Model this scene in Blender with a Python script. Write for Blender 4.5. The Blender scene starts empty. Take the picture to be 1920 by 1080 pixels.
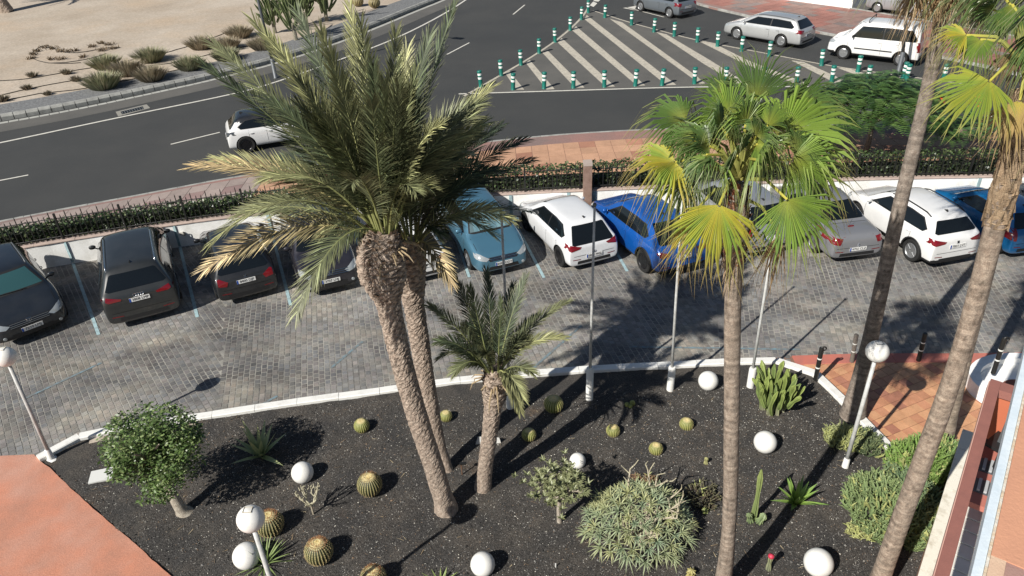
import bpy, bmesh, math, random
from mathutils import Vector, Matrix, noise
from mathutils.bvhtree import BVHTree
from mathutils.geometry import tessellate_polygon
rnd = random.Random(7)
R_ = math.radians
S = bpy.context.scene
COL = S.collection

# ------------------------------------------------------------------ camera, sky, sun, exposure
CAM_H, FPX = 11.6, 1400.0
_down = Vector((100.0, 2220.0, FPX)).normalized()
_z = Vector((0, 0, 1)); _fw = (_z - _down * _z.dot(_down)).normalized(); _rt = _down.cross(_fw)
def c2w(v): return Vector((_rt.dot(v), _fw.dot(v), -_down.dot(v)))
cam_d = bpy.data.cameras.new('camera'); cam = bpy.data.objects.new('camera', cam_d); COL.objects.link(cam)
cx, cy, cz = c2w(Vector((1, 0, 0))), -c2w(Vector((0, 1, 0))), -c2w(Vector((0, 0, 1)))
M3 = Matrix((cx, cy, cz)).transposed()
cam.matrix_world = Matrix.Translation((0, 0, CAM_H)) @ M3.to_4x4()
cam_d.sensor_width = 36; cam_d.lens = 36 * FPX / 1920; cam_d.clip_start = .05; cam_d.clip_end = 3000
S.camera = cam
SUN_AZ, SUN_EL = 46.7 + 180, 39.0
w = bpy.data.worlds.new('World'); S.world = w; w.use_nodes = True
nt = w.node_tree; bg = nt.nodes['Background']
sky = nt.nodes.new('ShaderNodeTexSky'); sky.sky_type = 'NISHITA'; sky.sun_disc = False
sky.sun_elevation = R_(SUN_EL); sky.sun_rotation = R_(SUN_AZ); sky.altitude = 20; sky.dust_density = .6
nt.links.new(sky.outputs[0], bg.inputs[0]); bg.inputs[1].default_value = .05
sl = bpy.data.lights.new('sun', 'SUN'); so = bpy.data.objects.new('sun', sl); COL.objects.link(so)
sl.energy = 5.0; sl.angle = R_(.53); sl.color = (1, .955, .88)
_sd = Vector((math.sin(R_(SUN_AZ)) * math.cos(R_(SUN_EL)), math.cos(R_(SUN_AZ)) * math.cos(R_(SUN_EL)), math.sin(R_(SUN_EL))))
so.rotation_euler = _sd.to_track_quat('Z', 'Y').to_euler()
S.view_settings.view_transform = 'Standard'; S.view_settings.look = 'None'
S.view_settings.exposure = .30; S.view_settings.gamma = 1; S.view_settings.use_curve_mapping = False

# survey helpers: photo sightlines turned into world positions on a known level (G) or at a known distance (YP)
def ray(px, py): return c2w(Vector((px - 960, py - 540, FPX)))
def G(px, py, z=0.0):
    r = ray(px, py); t = (z - CAM_H) / r.z; return Vector((r.x * t, r.y * t, z))
def YP(px, py, Y):
    r = ray(px, py); t = Y / r.y; return Vector((r.x * t, Y, CAM_H + r.z * t))
def dirv(az): return Vector((math.sin(R_(az)), math.cos(R_(az)), 0))

# ------------------------------------------------------------------ materials
_mats = {}
def mat(name, col=(.5, .5, .5), rough=.6, metal=0, col2=None, scale=3, lo=.35, hi=.65, bump=0, bscale=60, attr=False, spec=.5, coat=0,
        transl=0, detail=6, fine=0, fscale=120, stretch=None, col3=None, scale3=1, lo3=.45, hi3=.7, alpha=1, emis=0):
    if name in _mats: return _mats[name]
    m = bpy.data.materials.new(name); m.use_nodes = True; t = m.node_tree; n = t.nodes; L = t.links
    b = n['Principled BSDF']; b.inputs['Roughness'].default_value = rough; b.inputs['Metallic'].default_value = metal
    b.inputs['Specular IOR Level'].default_value = spec; b.inputs['Coat Weight'].default_value = coat; b.inputs['Coat Roughness'].default_value = .03
    geo = n.new('ShaderNodeNewGeometry'); pos = geo.outputs['Position']
    if stretch:
        mp = n.new('ShaderNodeVectorMath'); mp.operation = 'MULTIPLY'; mp.inputs[1].default_value = stretch; L.new(pos, mp.inputs[0]); pos = mp.outputs[0]
    def nz(sc, det=detail):
        k = n.new('ShaderNodeTexNoise'); k.inputs['Scale'].default_value = sc; k.inputs['Detail'].default_value = det; k.inputs['Roughness'].default_value = .62
        L.new(pos, k.inputs['Vector']); return k.outputs[0]
    def rng(s, a, c):
        k = n.new('ShaderNodeMapRange'); k.inputs[1].default_value = a; k.inputs[2].default_value = c; L.new(s, k.inputs[0]); return k.outputs[0]
    def mix(fac, a, c, mode='MIX'):
        k = n.new('ShaderNodeMix'); k.data_type = 'RGBA'; k.blend_type = mode
        if isinstance(fac, float): k.inputs[0].default_value = fac
        else: L.new(fac, k.inputs[0])
        for s, v in ((k.inputs[6], a), (k.inputs[7], c)):
            if isinstance(v, tuple): s.default_value = (*v[:3], 1)
            else: L.new(v, s)
        return k.outputs[2]
    cur = (*col, 1)
    if attr:
        at = n.new('ShaderNodeAttribute'); at.attribute_name = 'Col'; cur = at.outputs['Color']
    if col2 is not None:
        f = rng(nz(scale), lo, hi)
        cur = mix(f, cur, (*col2, 1)) if not attr else mix(f, cur, mix(1.0, cur, (*col2, 1), 'MULTIPLY'))
    if col3 is not None:
        cur = mix(rng(nz(scale3), lo3, hi3), cur, (*col3, 1) if not attr else mix(1.0, cur, (*col3, 1), 'MULTIPLY'))
    if fine:
        f = rng(nz(fscale, 2), .3, .7); g = n.new('ShaderNodeMapRange'); g.inputs[3].default_value = 1 - fine; g.inputs[4].default_value = 1 + fine; L.new(f, g.inputs[0])
        cb = n.new('ShaderNodeCombineColor')
        for i in range(3): L.new(g.outputs[0], cb.inputs[i])
        cur = mix(1.0, cur, cb.outputs[0], 'MULTIPLY')
    if isinstance(cur, tuple): b.inputs['Base Color'].default_value = cur
    else: L.new(cur, b.inputs['Base Color'])
    if bump:
        bp = n.new('ShaderNodeBump'); bp.inputs['Strength'].default_value = min(1, bump); bp.inputs['Distance'].default_value = .02
        L.new(nz(bscale, 5), bp.inputs['Height']); L.new(bp.outputs[0], b.inputs['Normal'])
    out = n['Material Output']
    if transl:
        tr = n.new('ShaderNodeBsdfTranslucent'); ms = n.new('ShaderNodeMixShader'); ms.inputs[0].default_value = transl
        if isinstance(cur, tuple): tr.inputs[0].default_value = cur
        else: L.new(cur, tr.inputs[0])
        L.new(b.outputs[0], ms.inputs[1]); L.new(tr.outputs[0], ms.inputs[2]); L.new(ms.outputs[0], out.inputs[0])
    if alpha < 1:
        tr = n.new('ShaderNodeBsdfTransparent'); ms = n.new('ShaderNodeMixShader'); ms.inputs[0].default_value = alpha; tr.inputs[0].default_value = (.75, .9, .92, 1)
        L.new(tr.outputs[0], ms.inputs[1]); L.new(b.outputs[0], ms.inputs[2]); L.new(ms.outputs[0], out.inputs[0])
    _mats[name] = m; return m

# ------------------------------------------------------------------ mesh helpers
class MB:
    def __init__(s): s.v = []; s.f = []; s.m = []; s.c = []; s.col = None; s.mi = 0
    def add(s, vs, fs, mi=None, cols=None):
        o = len(s.v); s.v.extend([tuple(v) for v in vs]); s.f.extend([tuple(i + o for i in f) for f in fs])
        s.m.extend([s.mi if mi is None else mi] * len(fs))
        if cols: s.c.extend(cols)
        else: s.c.extend([s.col or (1, 1, 1)] * len(vs))
        return o
    def box(s, c, d, rz=0, mi=None, M=None):
        x, y, z = d[0] / 2, d[1] / 2, d[2] / 2
        vs = [Vector((sx * x, sy * y, sz * z)) for sz in (-1, 1) for sx, sy in ((-1, -1), (1, -1), (1, 1), (-1, 1))]
        if M is None: M = Matrix.Translation(c) @ Matrix.Rotation(rz, 4, 'Z')
        s.add([M @ v for v in vs], [(3, 2, 1, 0), (4, 5, 6, 7), (0, 1, 5, 4), (1, 2, 6, 5), (2, 3, 7, 6), (3, 0, 4, 7)], mi)
    def prism(s, poly, z0, z1, mi=None, bottom=False):
        n = len(poly); p = [Vector((a[0], a[1], 0)) for a in poly]
        ar = sum(p[i].x * p[(i + 1) % n].y - p[(i + 1) % n].x * p[i].y for i in range(n))
        if ar < 0: p = p[::-1]
        tri = tessellate_polygon([p])
        fs = []
        for t in tri:
            a, b, c = [p[i] for i in t]
            cr = (b - a).cross(c - a).z
            fs.append(tuple(i + n for i in (t if cr > 0 else t[::-1])))
        vs = [(q.x, q.y, z0) for q in p] + [(q.x, q.y, z1) for q in p]
        if z1 > z0: fs += [(i, (i + 1) % n, (i + 1) % n + n, i + n) for i in range(n)]
        s.add(vs, fs, mi)
    def tube(s, pts, rad, n=8, mi=None, cols=None, caps=True, squash=1.0):
        pts = [Vector(p) for p in pts]; k = len(pts)
        if not hasattr(rad, '__len__'): rad = [rad] * k
        vs = []; cc = []; ref = None
        for i in range(k):
            t = (pts[min(i + 1, k - 1)] - pts[max(i - 1, 0)]).normalized()
            if ref is None: ref = Vector((0, 0, 1)) if abs(t.z) < .9 else Vector((1, 0, 0))
            a = ref - t * ref.dot(t); a.normalize(); b = t.cross(a); ref = a
            for j in range(n):
                an = 2 * math.pi * j / n; vs.append(pts[i] + (a * math.cos(an) + b * math.sin(an) * squash) * rad[i])
                if cols: cc.append(cols[i])
        fs = [(i * n + j, i * n + (j + 1) % n, (i + 1) * n + (j + 1) % n, (i + 1) * n + j) for i in range(k - 1) for j in range(n)]
        if caps: fs += [tuple(range(n))[::-1], tuple((k - 1) * n + j for j in range(n))]
        s.add(vs, fs, mi, cc if cols else None)
    def lathe(s, prof, n=20, M=None, mi=None):
        M = M or Matrix.Identity(4); k = len(prof)
        vs = [M @ Vector((r * math.cos(2 * math.pi * j / n), r * math.sin(2 * math.pi * j / n), z)) for r, z in prof for j in range(n)]
        fs = [(i * n + j, i * n + (j + 1) % n, (i + 1) * n + (j + 1) % n, (i + 1) * n + j) for i in range(k - 1) for j in range(n)]
        if prof[0][0] > 1e-5: fs.append(tuple(range(n))[::-1])
        if prof[-1][0] > 1e-5: fs.append(tuple((k - 1) * n + j for j in range(n)))
        s.add(vs, fs, mi)
    def strip(s, line, w0, w1, z, mi=None):   # flat ribbon between two offsets of a line
        a = offs(line, w0); b = offs(line, w1); n = len(a)
        s.add([(p.x, p.y, z) for p in a] + [(p.x, p.y, z) for p in b], [(i, i + 1, n + i + 1, n + i) for i in range(n - 1)], mi)
    def build(s, name, mats, parent=None, smooth=False, origin=None, loc=None, auto=None):
        me = bpy.data.meshes.new(name)
        vs = s.v if origin is None else [(v[0] - origin[0], v[1] - origin[1], v[2] - origin[2]) for v in s.v]
        me.from_pydata(vs, [], s.f)
        if not isinstance(mats, (list, tuple)): mats = [mats]
        for m in mats: me.materials.append(m)
        if len(mats) > 1: me.polygons.foreach_set('material_index', s.m)
        if any(c != (1, 1, 1) for c in s.c):
            a = me.color_attributes.new('Col', 'FLOAT_COLOR', 'POINT')
            a.data.foreach_set('color', [x for c in s.c for x in (*c[:3], 1)])
        if smooth: me.polygons.foreach_set('use_smooth', [True] * len(me.polygons))
        if auto: me.set_sharp_from_angle(angle=R_(auto))
        me.update()
        o = bpy.data.objects.new(name, me); COL.objects.link(o)
        if parent: o.parent = parent
        if loc is not None: o.location = loc
        return o
def offs(line, d):
    line = [Vector((p[0], p[1], 0)) for p in line]; out = []
    for i, p in enumerate(line):
        t = (line[min(i + 1, len(line) - 1)] - line[max(i - 1, 0)]).normalized()
        out.append(p + Vector((-t.y, t.x, 0)) * d)
    return out
def resample(line, step):
    line = [Vector(p) for p in line]; L = [0]
    for a, b in zip(line, line[1:]): L.append(L[-1] + (b - a).length)
    n = max(1, round(L[-1] / step)); out = []; k = 0
    for i in range(n + 1):
        d = L[-1] * i / n
        while k < len(L) - 2 and L[k + 1] < d: k += 1
        u = (d - L[k]) / max(1e-9, L[k + 1] - L[k]); out.append(line[k].lerp(line[k + 1], u))
    return out
def smoothline(line, it=2):
    line = [Vector(p) for p in line]
    for _ in range(it):
        o = [line[0]]
        for a, b in zip(line, line[1:]): o += [a.lerp(b, .25), a.lerp(b, .75)]
        o.append(line[-1]); line = o
    return line
def inside(p, poly):
    x, y = p[0], p[1]; r = False; j = len(poly) - 1
    for i in range(len(poly)):
        a, b = poly[i], poly[j]
        if (a[1] > y) != (b[1] > y) and x < (b[0] - a[0]) * (y - a[1]) / (b[1] - a[1]) + a[0]: r = not r
        j = i
    return r
def tag(o, label=None, cat=None, group=None, kind=None):
    if label: o['label'] = label
    if cat: o['category'] = cat
    if group: o['group'] = group
    if kind: o['kind'] = kind
    return o
def thing(name, label, cat, loc=(0, 0, 0), group=None, rz=0):
    o = bpy.data.objects.new(name, None); COL.objects.link(o); o.location = loc; o.rotation_euler = (0, 0, rz); o.empty_display_size = .2
    return tag(o, label, cat, group)
def struct(o): o['kind'] = 'structure'; return o
def copy_thing(root, loc, label, rz=0, sc=1):
    r = root.copy(); COL.objects.link(r); r.location = loc; r.rotation_euler = (0, 0, rz); r.scale = (sc, sc, sc); r['label'] = label
    for ch in root.children:
        c = ch.copy(); COL.objects.link(c); c.parent = r
        for g in ch.children:
            d = g.copy(); COL.objects.link(d); d.parent = c
    return r
def inst(mesh, name, parent, loc, rz=0):
    o = bpy.data.objects.new(name, mesh); COL.objects.link(o); o.parent = parent; o.location = loc; o.rotation_euler = (0, 0, rz); return o
ZS = .6   # street level

# ------------------------------------------------------------------ shared materials
m_asph = mat('asphalt', (.041, .043, .043), .85, col2=(.052, .052, .050), scale=.12, bump=.35, bscale=90, fine=.25, fscale=60, col3=(.034, .036, .037), scale3=.35, lo3=.4, hi3=.8)
m_asph2 = mat('asphalt_weathered', (.088, .086, .080), .88, col2=(.115, .110, .100), scale=.5, bump=.3, bscale=90, fine=.2, fscale=50)
m_white = mat('road_paint', (.62, .60, .54), .7, col2=(.42, .40, .36), scale=9, lo=.5, hi=.75, fine=.1, fscale=40)
m_cream = mat('worn_paint', (.50, .46, .38), .75, col2=(.34, .31, .26), scale=7, lo=.4, hi=.7, fine=.15, fscale=50)
m_sand = mat('sand', (.47, .405, .33), .95, col2=(.37, .305, .235), scale=.22, bump=.7, bscale=5, fine=.16, fscale=9, col3=(.44, .345, .25), scale3=.12, lo3=.52, hi3=.68)
m_gravel = mat('grey_gravel', (.21, .215, .215), .9, col2=(.13, .132, .135), scale=8, lo=.35, hi=.6, bump=.9, bscale=16, fine=.35, fscale=20)
m_kerbg = mat('kerb_concrete', (.36, .36, .335), .85, col2=(.23, .23, .215), scale=3, fine=.12, fscale=40, bump=.3)
m_mortar = mat('joint_sand', (.36, .345, .305), .95, col2=(.15, .145, .135), scale=.9, fine=.15)
m_sett = mat('stone_sett', attr=True, rough=.8, col2=(1.6, 1.5, 1.28), scale=.55, lo=.47, hi=.66, bump=.5, bscale=45, fine=.2, fscale=35, col3=(.58, .58, .60), scale3=.45, lo3=.47, hi3=.60, stretch=(1, 1.7, 1))
m_picon = mat('black_volcanic_gravel', (.040, .0375, .035), .95, col2=(.075, .065, .054), scale=1.3, lo=.4, hi=.68, bump=1, bscale=45, fine=.75, fscale=38, col3=(.11, .075, .048), scale3=.6, lo3=.6, hi3=.76)
m_stone = mat('loose_stones', attr=True, rough=.9)
m_whitewall = mat('white_render', (.92, .92, .90), .8, col2=(.66, .65, .60), scale=1.6, lo=.45, hi=.8, bump=.2, fine=.05, fscale=30)
m_whitekerb = mat('white_kerb_paint', (.76, .755, .72), .7, col2=(.58, .56, .52), scale=4, lo=.5, hi=.8, bump=.2)
m_blueline = mat('blue_bay_paint', (.33, .47, .50), .75, col2=(.20, .24, .25), scale=6, lo=.45, hi=.75, fine=.15)
m_orange = mat('orange_screed', (.54, .225, .14), .85, col2=(.42, .20, .135), scale=1.6, bump=.4, bscale=50, fine=.16, fscale=45, col3=(.50, .27, .20), scale3=.5, lo3=.48, hi3=.66)
m_terra = mat('terracotta', attr=True, rough=.6, fine=.08, fscale=40, bump=.1, col2=(.8, .78, .75), scale=3)
m_slab = mat('paving_slab', attr=True, rough=.8, fine=.1, fscale=25, col2=(.82, .82, .82), scale=2)
m_redpave = mat('red_paving_base', (.30, .165, .14), .85, col2=(.21, .15, .135), scale=.6, fine=.12, fscale=20)
m_black = mat('black_iron', (.015, .015, .014), .45)
m_leaf = mat('leaf', attr=True, rough=.42, spec=.5, transl=.14, fine=.12, fscale=18)
m_frond = mat('palm_leaflet', attr=True, rough=.5, spec=.35, transl=.08)
m_fan = mat('fan_leaf', attr=True, rough=.4, spec=.5, transl=.26)
m_bark = mat('bark', attr=True, rough=.95, col2=(.66, .62, .6), scale=14, lo=.4, hi=.65, bump=.8, bscale=60, fine=.3, fscale=70)
m_plant = mat('succulent', attr=True, rough=.55, fine=.1, fscale=30, transl=.04)
m_greenpl = mat('green_plastic', (.004, .17, .125), .45, col2=(.01, .12, .10), scale=9)
m_refl = mat('reflective_white', (.78, .80, .76), .4)
m_globe = mat('white_globe', (.80, .79, .75), .35, col2=(.70, .69, .64), scale=6, lo=.5, hi=.8)
m_pole = mat('painted_pole', (.55, .56, .55), .45, col2=(.42, .42, .40), scale=9)
m_greypole = mat('grey_steel', (.13, .14, .15), .5, metal=.4)
m_soil = mat('soil', (.11, .085, .06), .95, col2=(.07, .05, .04), scale=3, bump=.6, bscale=30)

# ================================================================== GROUND
def _wl():
    pts = [Vector((a, b, 0)) for a, b in ((-60, 2), (-40, 10.5), (-30, 14.6), (-22, 18.2), (-15.3, 20.75), (-13.1, 21.35), (-10.9, 21.9), (-8.4, 22.4), (-4.5, 22.85), (-.5, 23.07), (5.4, 23.07), (11.9, 23.0), (16.3, 22.7), (24, 22.3), (40, 21.4), (60, 20))]
    return smoothline(pts, 2)
WL = _wl()
def WYat(x):
    for a, b in zip(WL, WL[1:]):
        if a.x <= x <= b.x: return a.y + (b.y - a.y) * (x - a.x) / (b.x - a.x)
    return WL[-1].y
# terrain sheet far beyond everything (0.5 under the street) and the street sheet
g = MB(); g.add([(-900, -500, -.35), (900, -500, -.35), (900, 1200, -.35), (-900, 1200, -.35)], [(0, 1, 2, 3)]); struct(g.build('ground', m_sand))
wb_ = offs(WL, .22)
g = MB(); g.prism([(p.x, p.y) for p in wb_] + [(700, 20), (700, 900), (-700, 900), (-700, 2)], -.3, ZS); struct(g.build('road', m_asph))
g = MB(); g.prism([(p.x, p.y) for p in offs(WL, .1)] + [(60, -40), (-60, -40)], -.3, -.007); car_park = struct(g.build('car_park', m_mortar))

# kerb line of the near pavement
KP = [(-420, 500), (-120, 446), (20, 415), (180, 385), (277, 367), (430, 337), (700, 296), (987, 260), (1207, 246), (1400, 241), (1500, 238), (1650, 238), (1800, 243), (1900, 250), (2100, 262)]
KL = smoothline([G(*p, ZS) for p in KP], 2)
for p in KL: p.z = 0
def KYat(x):
    for a, b in zip(KL, KL[1:]):
        if a.x <= x <= b.x: return a.y + (b.y - a.y) * (x - a.x) / (b.x - a.x)
    return KL[-1].y
ZP = ZS + .12
g = MB(); g.prism([(p.x, p.y) for p in offs(KL, -.14)] + [(p.x, p.y) for p in reversed(offs(WL, .21)) if KL[0].x < p.x < KL[-1].x], ZS - .1, ZP)
pave = struct(g.build('pavement', m_redpave))
def stones(line, name, parent, m, w, z0, z1, L, gap=.012, bev=.02, jit=.004, tint=None):
    """row of kerb stones, one object each"""
    pts = resample(line, L); out = []
    for i, (a, b) in enumerate(zip(pts, pts[1:])):
        t = (b - a).normalized(); n = Vector((-t.y, t.x, 0)); a2 = a + t * gap / 2; b2 = b - t * gap / 2
        j = rnd.uniform(-jit, jit); zz = z1 + rnd.uniform(-jit, jit); k = MB()
        ring = [(-w / 2, z0), (-w / 2, zz - bev), (-w / 2 + bev, zz), (w / 2 - bev, zz), (w / 2, zz - bev), (w / 2, z0)]
        vs = [a2 + n * (y + j) + Vector((0, 0, z)) for y, z in ring] + [b2 + n * (y + j) + Vector((0, 0, z)) for y, z in ring]
        fs = [(q, q + 1, q + 7, q + 6) for q in range(5)] + [tuple(range(5, -1, -1)), tuple(range(6, 12))]
        k.add(vs, fs); out.append(k.build(name, m, parent))
    return out
stones([p for p in resample(offs(KL, -.07), .5)], 'kerbstone', pave, m_kerbg, .14, ZS - .1, ZP + .005, 1.0)
# orange slabs on the inner side of the pavement
mb_rest = MB(); x = -30.0; cnt = 0; sl_ = .62
while x < 26:
    y0 = WYat(x) + .95; y1 = KYat(x) - 1.05; k = 0; y = y1 - sl_
    if x < -8: y1 = KYat(x) - .35; y = y1 - sl_
    while y > y0 - sl_:
        c0 = rnd.uniform(.86, 1.08); base = (.56, .325, .205) if x > -9 else (.36, .29, .26)
        if rnd.random() < .12: base = (base[0] * .8, base[1] * .68, base[2] * .7)
        c = tuple(v * c0 for v in base); yy = max(y, y0)
        k_ = MB(); k_.col = c; sh = lambda xx: KYat(xx) - KYat(x)
        z = ZP + .012 + rnd.uniform(-.002, .002); gp = .008
        P4 = [(x + gp, yy + gp), (x + sl_ - gp, yy + sh(x + sl_) * 1 + gp), (x + sl_ - gp, y + sl_ + sh(x + sl_) - gp), (x + gp, y + sl_ - gp)]
        vis = -9 < x < 17
        if vis and cnt < 290: k_.prism(P4, ZP - .01, z); k_.build('paving_slab', m_slab, pave); cnt += 1
        else: mb_rest.col = c; mb_rest.prism(P4, ZP - .01, z)
        y -= sl_
    x += sl_
tag(mb_rest.build('paving_slab', m_slab, pave), kind='stuff')
# soil strip under hedge
g = MB(); g.strip(WL, .22, .95, ZP + .008); struct(g.build('soil_strip', m_soil))

# ---- roundabout island
IP = [(-700, 330), (-350, 284), (0, 226), (133, 202), (267, 174), (400, 145), (533, 110), (640, 73), (713, 44), (770, 20), (827, -2), (880, -30), (930, -62), (960, -95)]
IL = smoothline([G(*p, ZS) for p in IP], 2)
for p in IL: p.z = 0
isl_poly = [(p.x, p.y) for p in offs(IL, .15)] + [(10, 200), (-300, 200), (-300, 60)]
g = MB(); g.prism(isl_poly, ZS - .1, ZS + .13); island = struct(g.build('roundabout_island', m_sand))
stones(IL, 'kerbstone', island, m_kerbg, .34, ZS - .05, ZS + .27, .52, gap=.03, bev=.1)
stones(offs(IL, -.48), 'gutter_stone', island, mat('pale_gutter', (.42, .42, .39), .85, col2=(.34, .34, .31), scale=3), .26, ZS - .03, ZS + .008, .42, gap=.03, bev=.005)
g = MB(); g.strip(IL, .16, 2.3, ZS + .134); struct(g.build('gravel_strip', m_gravel))
# worn asphalt beside the gutter and between the hatching
g = MB(); g.strip(IL, -1.9, -.6, ZS + .004); struct(g.build('road_edge', m_asph2))
HA = [(886, 172), (902, 163), (1011, 100), (1100, 26), (1112, 22), (1240, 60), (1453, 103), (1563, 125), (1737, 148), (1860, 158), (1860, 150), (1800, 175), (1453, 162), (1273, 163), (1060, 169), (923, 174)]
HA = [(890, 174), (902, 163), (1011, 100), (1100, 24), (1112, 22), (1240, 60), (1453, 103), (1563, 125), (1737, 148), (1850, 160), (1700, 161), (1453, 162), (1273, 164), (1060, 170), (923, 175)]
g = MB(); g.prism([G(*p, ZS)[:2] for p in HA], ZS + .004, ZS + .004); struct(g.build('hatched_island', m_asph2))
hatch = COL.objects['hatched_island']
def stripe(pts, m=m_cream, name='painted_stripe', parent=None, z=ZS + .008):
    k = MB(); k.prism([G(*p, z)[:2] for p in pts], z, z); return k.build(name, m, parent)
for q in ([(947, 137), (955, 133), (983, 168), (968, 168)], [(1017, 99), (1027, 95), (1096, 164), (1079, 165)], [(1046, 80), (1053, 71), (1153, 162), (1136, 163)],
          [(1073, 57), (1080, 49), (1210, 160), (1195, 161)], [(1096, 36), (1100, 28), (1268, 159), (1250, 160)], [(1143, 35), (1167, 42), (1308, 144), (1322, 156), (1312, 158), (1297, 146)],
          [(1230, 60), (1249, 64), (1330, 112), (1402, 157), (1386, 160), (1320, 120)], [(1312, 78), (1338, 81), (1400, 112), (1512, 156), (1494, 158), (1396, 120)],
          [(1483, 113), (1507, 116), (1585, 151), (1565, 155)], [(1570, 127), (1593, 129), (1662, 150), (1643, 155)], [(1650, 139), (1672, 142), (1730, 155), (1712, 157)],
          [(986, 118), (993, 112), (1040, 167), (1025, 168)]):
    stripe(q, parent=hatch)
def line_mark(px, wd, m=m_white, name='painted_line', parent=None, z=ZS + .012, raw=None):
    ln = smoothline([G(*p, z) for p in px], 2) if len(px) > 2 else [G(*p, z) for p in px]
    k = MB(); k.strip(ln, -wd / 2, wd / 2, z); o = k.build(name, m, parent); return o
road = COL.objects['road']
line_mark([(870, 180), (902, 162), (1011, 99), (1069, 56), (1100, 22), (1105, 6)], .14, m_cream, parent=hatch)
line_mark([(1112, 20), (1180, 42), (1240, 58), (1307, 76), (1453, 103), (1563, 125), (1737, 148), (1830, 160)], .13, m_cream, parent=hatch)
line_mark([(860, 176), (923, 174), (1060, 170), (1273, 163), (1453, 162), (1600, 163), (1700, 166)], .13, m_white, parent=hatch)
line_mark([(-500, 352), (-220, 312), (0, 268), (213, 222), (430, 178), (500, 160), (620, 118), (735, 76), (823, 32), (877, -2), (930, -45)], .15, m_white, parent=road)
for q in ([(320, 270.5), (412, 248)], [(-40, 346), (53, 328)], [(838, 102), (880, 80)], [(962, 27), (984, 9)], [(1175, 14), (1245, 32)], [(600, 214), (680, 190)]): line_mark(q, .1, m_white, parent=road)
stripe([(1168, 15), (1193, 11), (1190, 19)], m_white, 'painted_arrow', road, ZS + .012)
stripe([(1106, 10), (1112, 3), (1120, 6), (1113, 13)], m_white, 'painted_arrow', road, ZS + .012)
stripe([(1112, 2), (1118, -3), (1126, -1), (1122, 3)], m_white, 'painted_arrow', road, ZS + .012)
line_mark([(1835, 216), (1870, 219), (1905, 228), (1960, 246)], .15, m_white, parent=road)
# storm drain in the gutter
dr = thing('storm_drain', 'rectangular iron storm drain in pale concrete beside the roundabout kerb', 'drain', G(247, 208, ZS))
k = MB(); k.prism([(G(*p, ZS) - dr.location)[:2] for p in ((217, 210), (275, 196), (282, 203), (222, 219))], .004, .014); k.build('concrete_frame', mat('drain_concrete', (.26, .25, .22), .9), dr)
k = MB(); k.prism([(G(*p, ZS) - dr.location)[:2] for p in ((226, 210), (268, 200), (270, 205), (229, 215))], .014, .018); k.build('grating', m_black, dr)
k = MB()
a, b, c = [G(*p, ZS) - dr.location for p in ((226, 210), (268, 200), (229, 215))]
for i in range(9):
    p = a.lerp(b, (i + .5) / 9); q = p + (c - a); k.tube([(p.x, p.y, .024), (q.x, q.y, .024)], .02, 4)
k.build('bars', m_greypole, dr)

# ---- far pavement, wall and driveway
FK = [(1180, -36), (1303, 10), (1400, 32), (1520, 61), (1563, 68), (1700, 96), (1850, 128), (2000, 165), (2200, 215)]
FL = smoothline([G(*p, ZS) for p in FK], 2)
for p in FL: p.z = 0
FW = [(1260, -60), (1360, -8), (1447, 0), (1595, 20), (1757, 47), (1900, 72), (2100, 110), (2300, 150)]
FWL = [G(*p, ZS) for p in FW]
g = MB(); g.prism([(p.x, p.y) for p in FL] + [(p.x, p.y) for p in reversed(FWL)], ZS - .1, ZP); fp = struct(g.build('far_pavement', m_redpave))
stones(offs(FL, .07), 'kerbstone', fp, m_kerbg, .15, ZS - .1, ZP + .006, 1.0)
# red and grey slabs of the far pavement
cnt = 0
fa = resample(offs(FL, .18), .62); FWr = FWL
polyF = [(p.x, p.y) for p in offs(FL, .16)] + [(p.x, p.y) for p in reversed(FWL)]
dirF = (G(1563, 68, ZS) - G(1303, 10, ZS)).normalized(); nF = Vector((-dirF.y, dirF.x, 0)); o0 = G(1303, 10, ZS)
restF = MB()
for i in range(-8, 44):
    for j in range(-2, 16):
        p = o0 + dirF * i * .62 + nF * j * .62
        cs = [p, p + dirF * .60, p + dirF * .60 + nF * .60, p + nF * .60]
        if not all(inside(c, polyF) for c in cs): continue
        band = (math.floor((i + j * .35) / 3)) % 2
        base = (.33, .145, .115) if band == 0 else (.30, .19, .16)
        if rnd.random() < .12: base = (.24, .19, .175)
        cc = rnd.uniform(.85, 1.1); c = tuple(v * cc for v in base)
        k = MB() if (cnt < 295) else restF; k.col = c; k.prism([(q.x, q.y) for q in cs], ZP - .02, ZP + .010 + rnd.uniform(-.002, .002))
        if k is not restF: k.build('paving_slab', m_slab, fp); cnt += 1
if restF.v: tag(restF.build('paving_slab', m_slab, fp), kind='stuff')
# driveway behind
g = MB(); dq = [G(1595, 20, ZS), G(1757, 47, ZS), G(1900, 72, ZS), G(2300, 150, ZS)]
g.prism([(p.x, p.y) for p in dq] + [(90, 60), (90, 120), (30, 120)], ZS, ZP + .002); struct(g.build('driveway', m_asph2))
g = MB(); pts = [G(1595, 20, ZS), G(1757, 47, ZS), G(1900, 72, ZS), G(2100, 110, ZS)]
stones(resample(offs(pts, .1), .9), 'edging_stone', fp, m_kerbg, .2, ZS, ZP + .03, .9)
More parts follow.
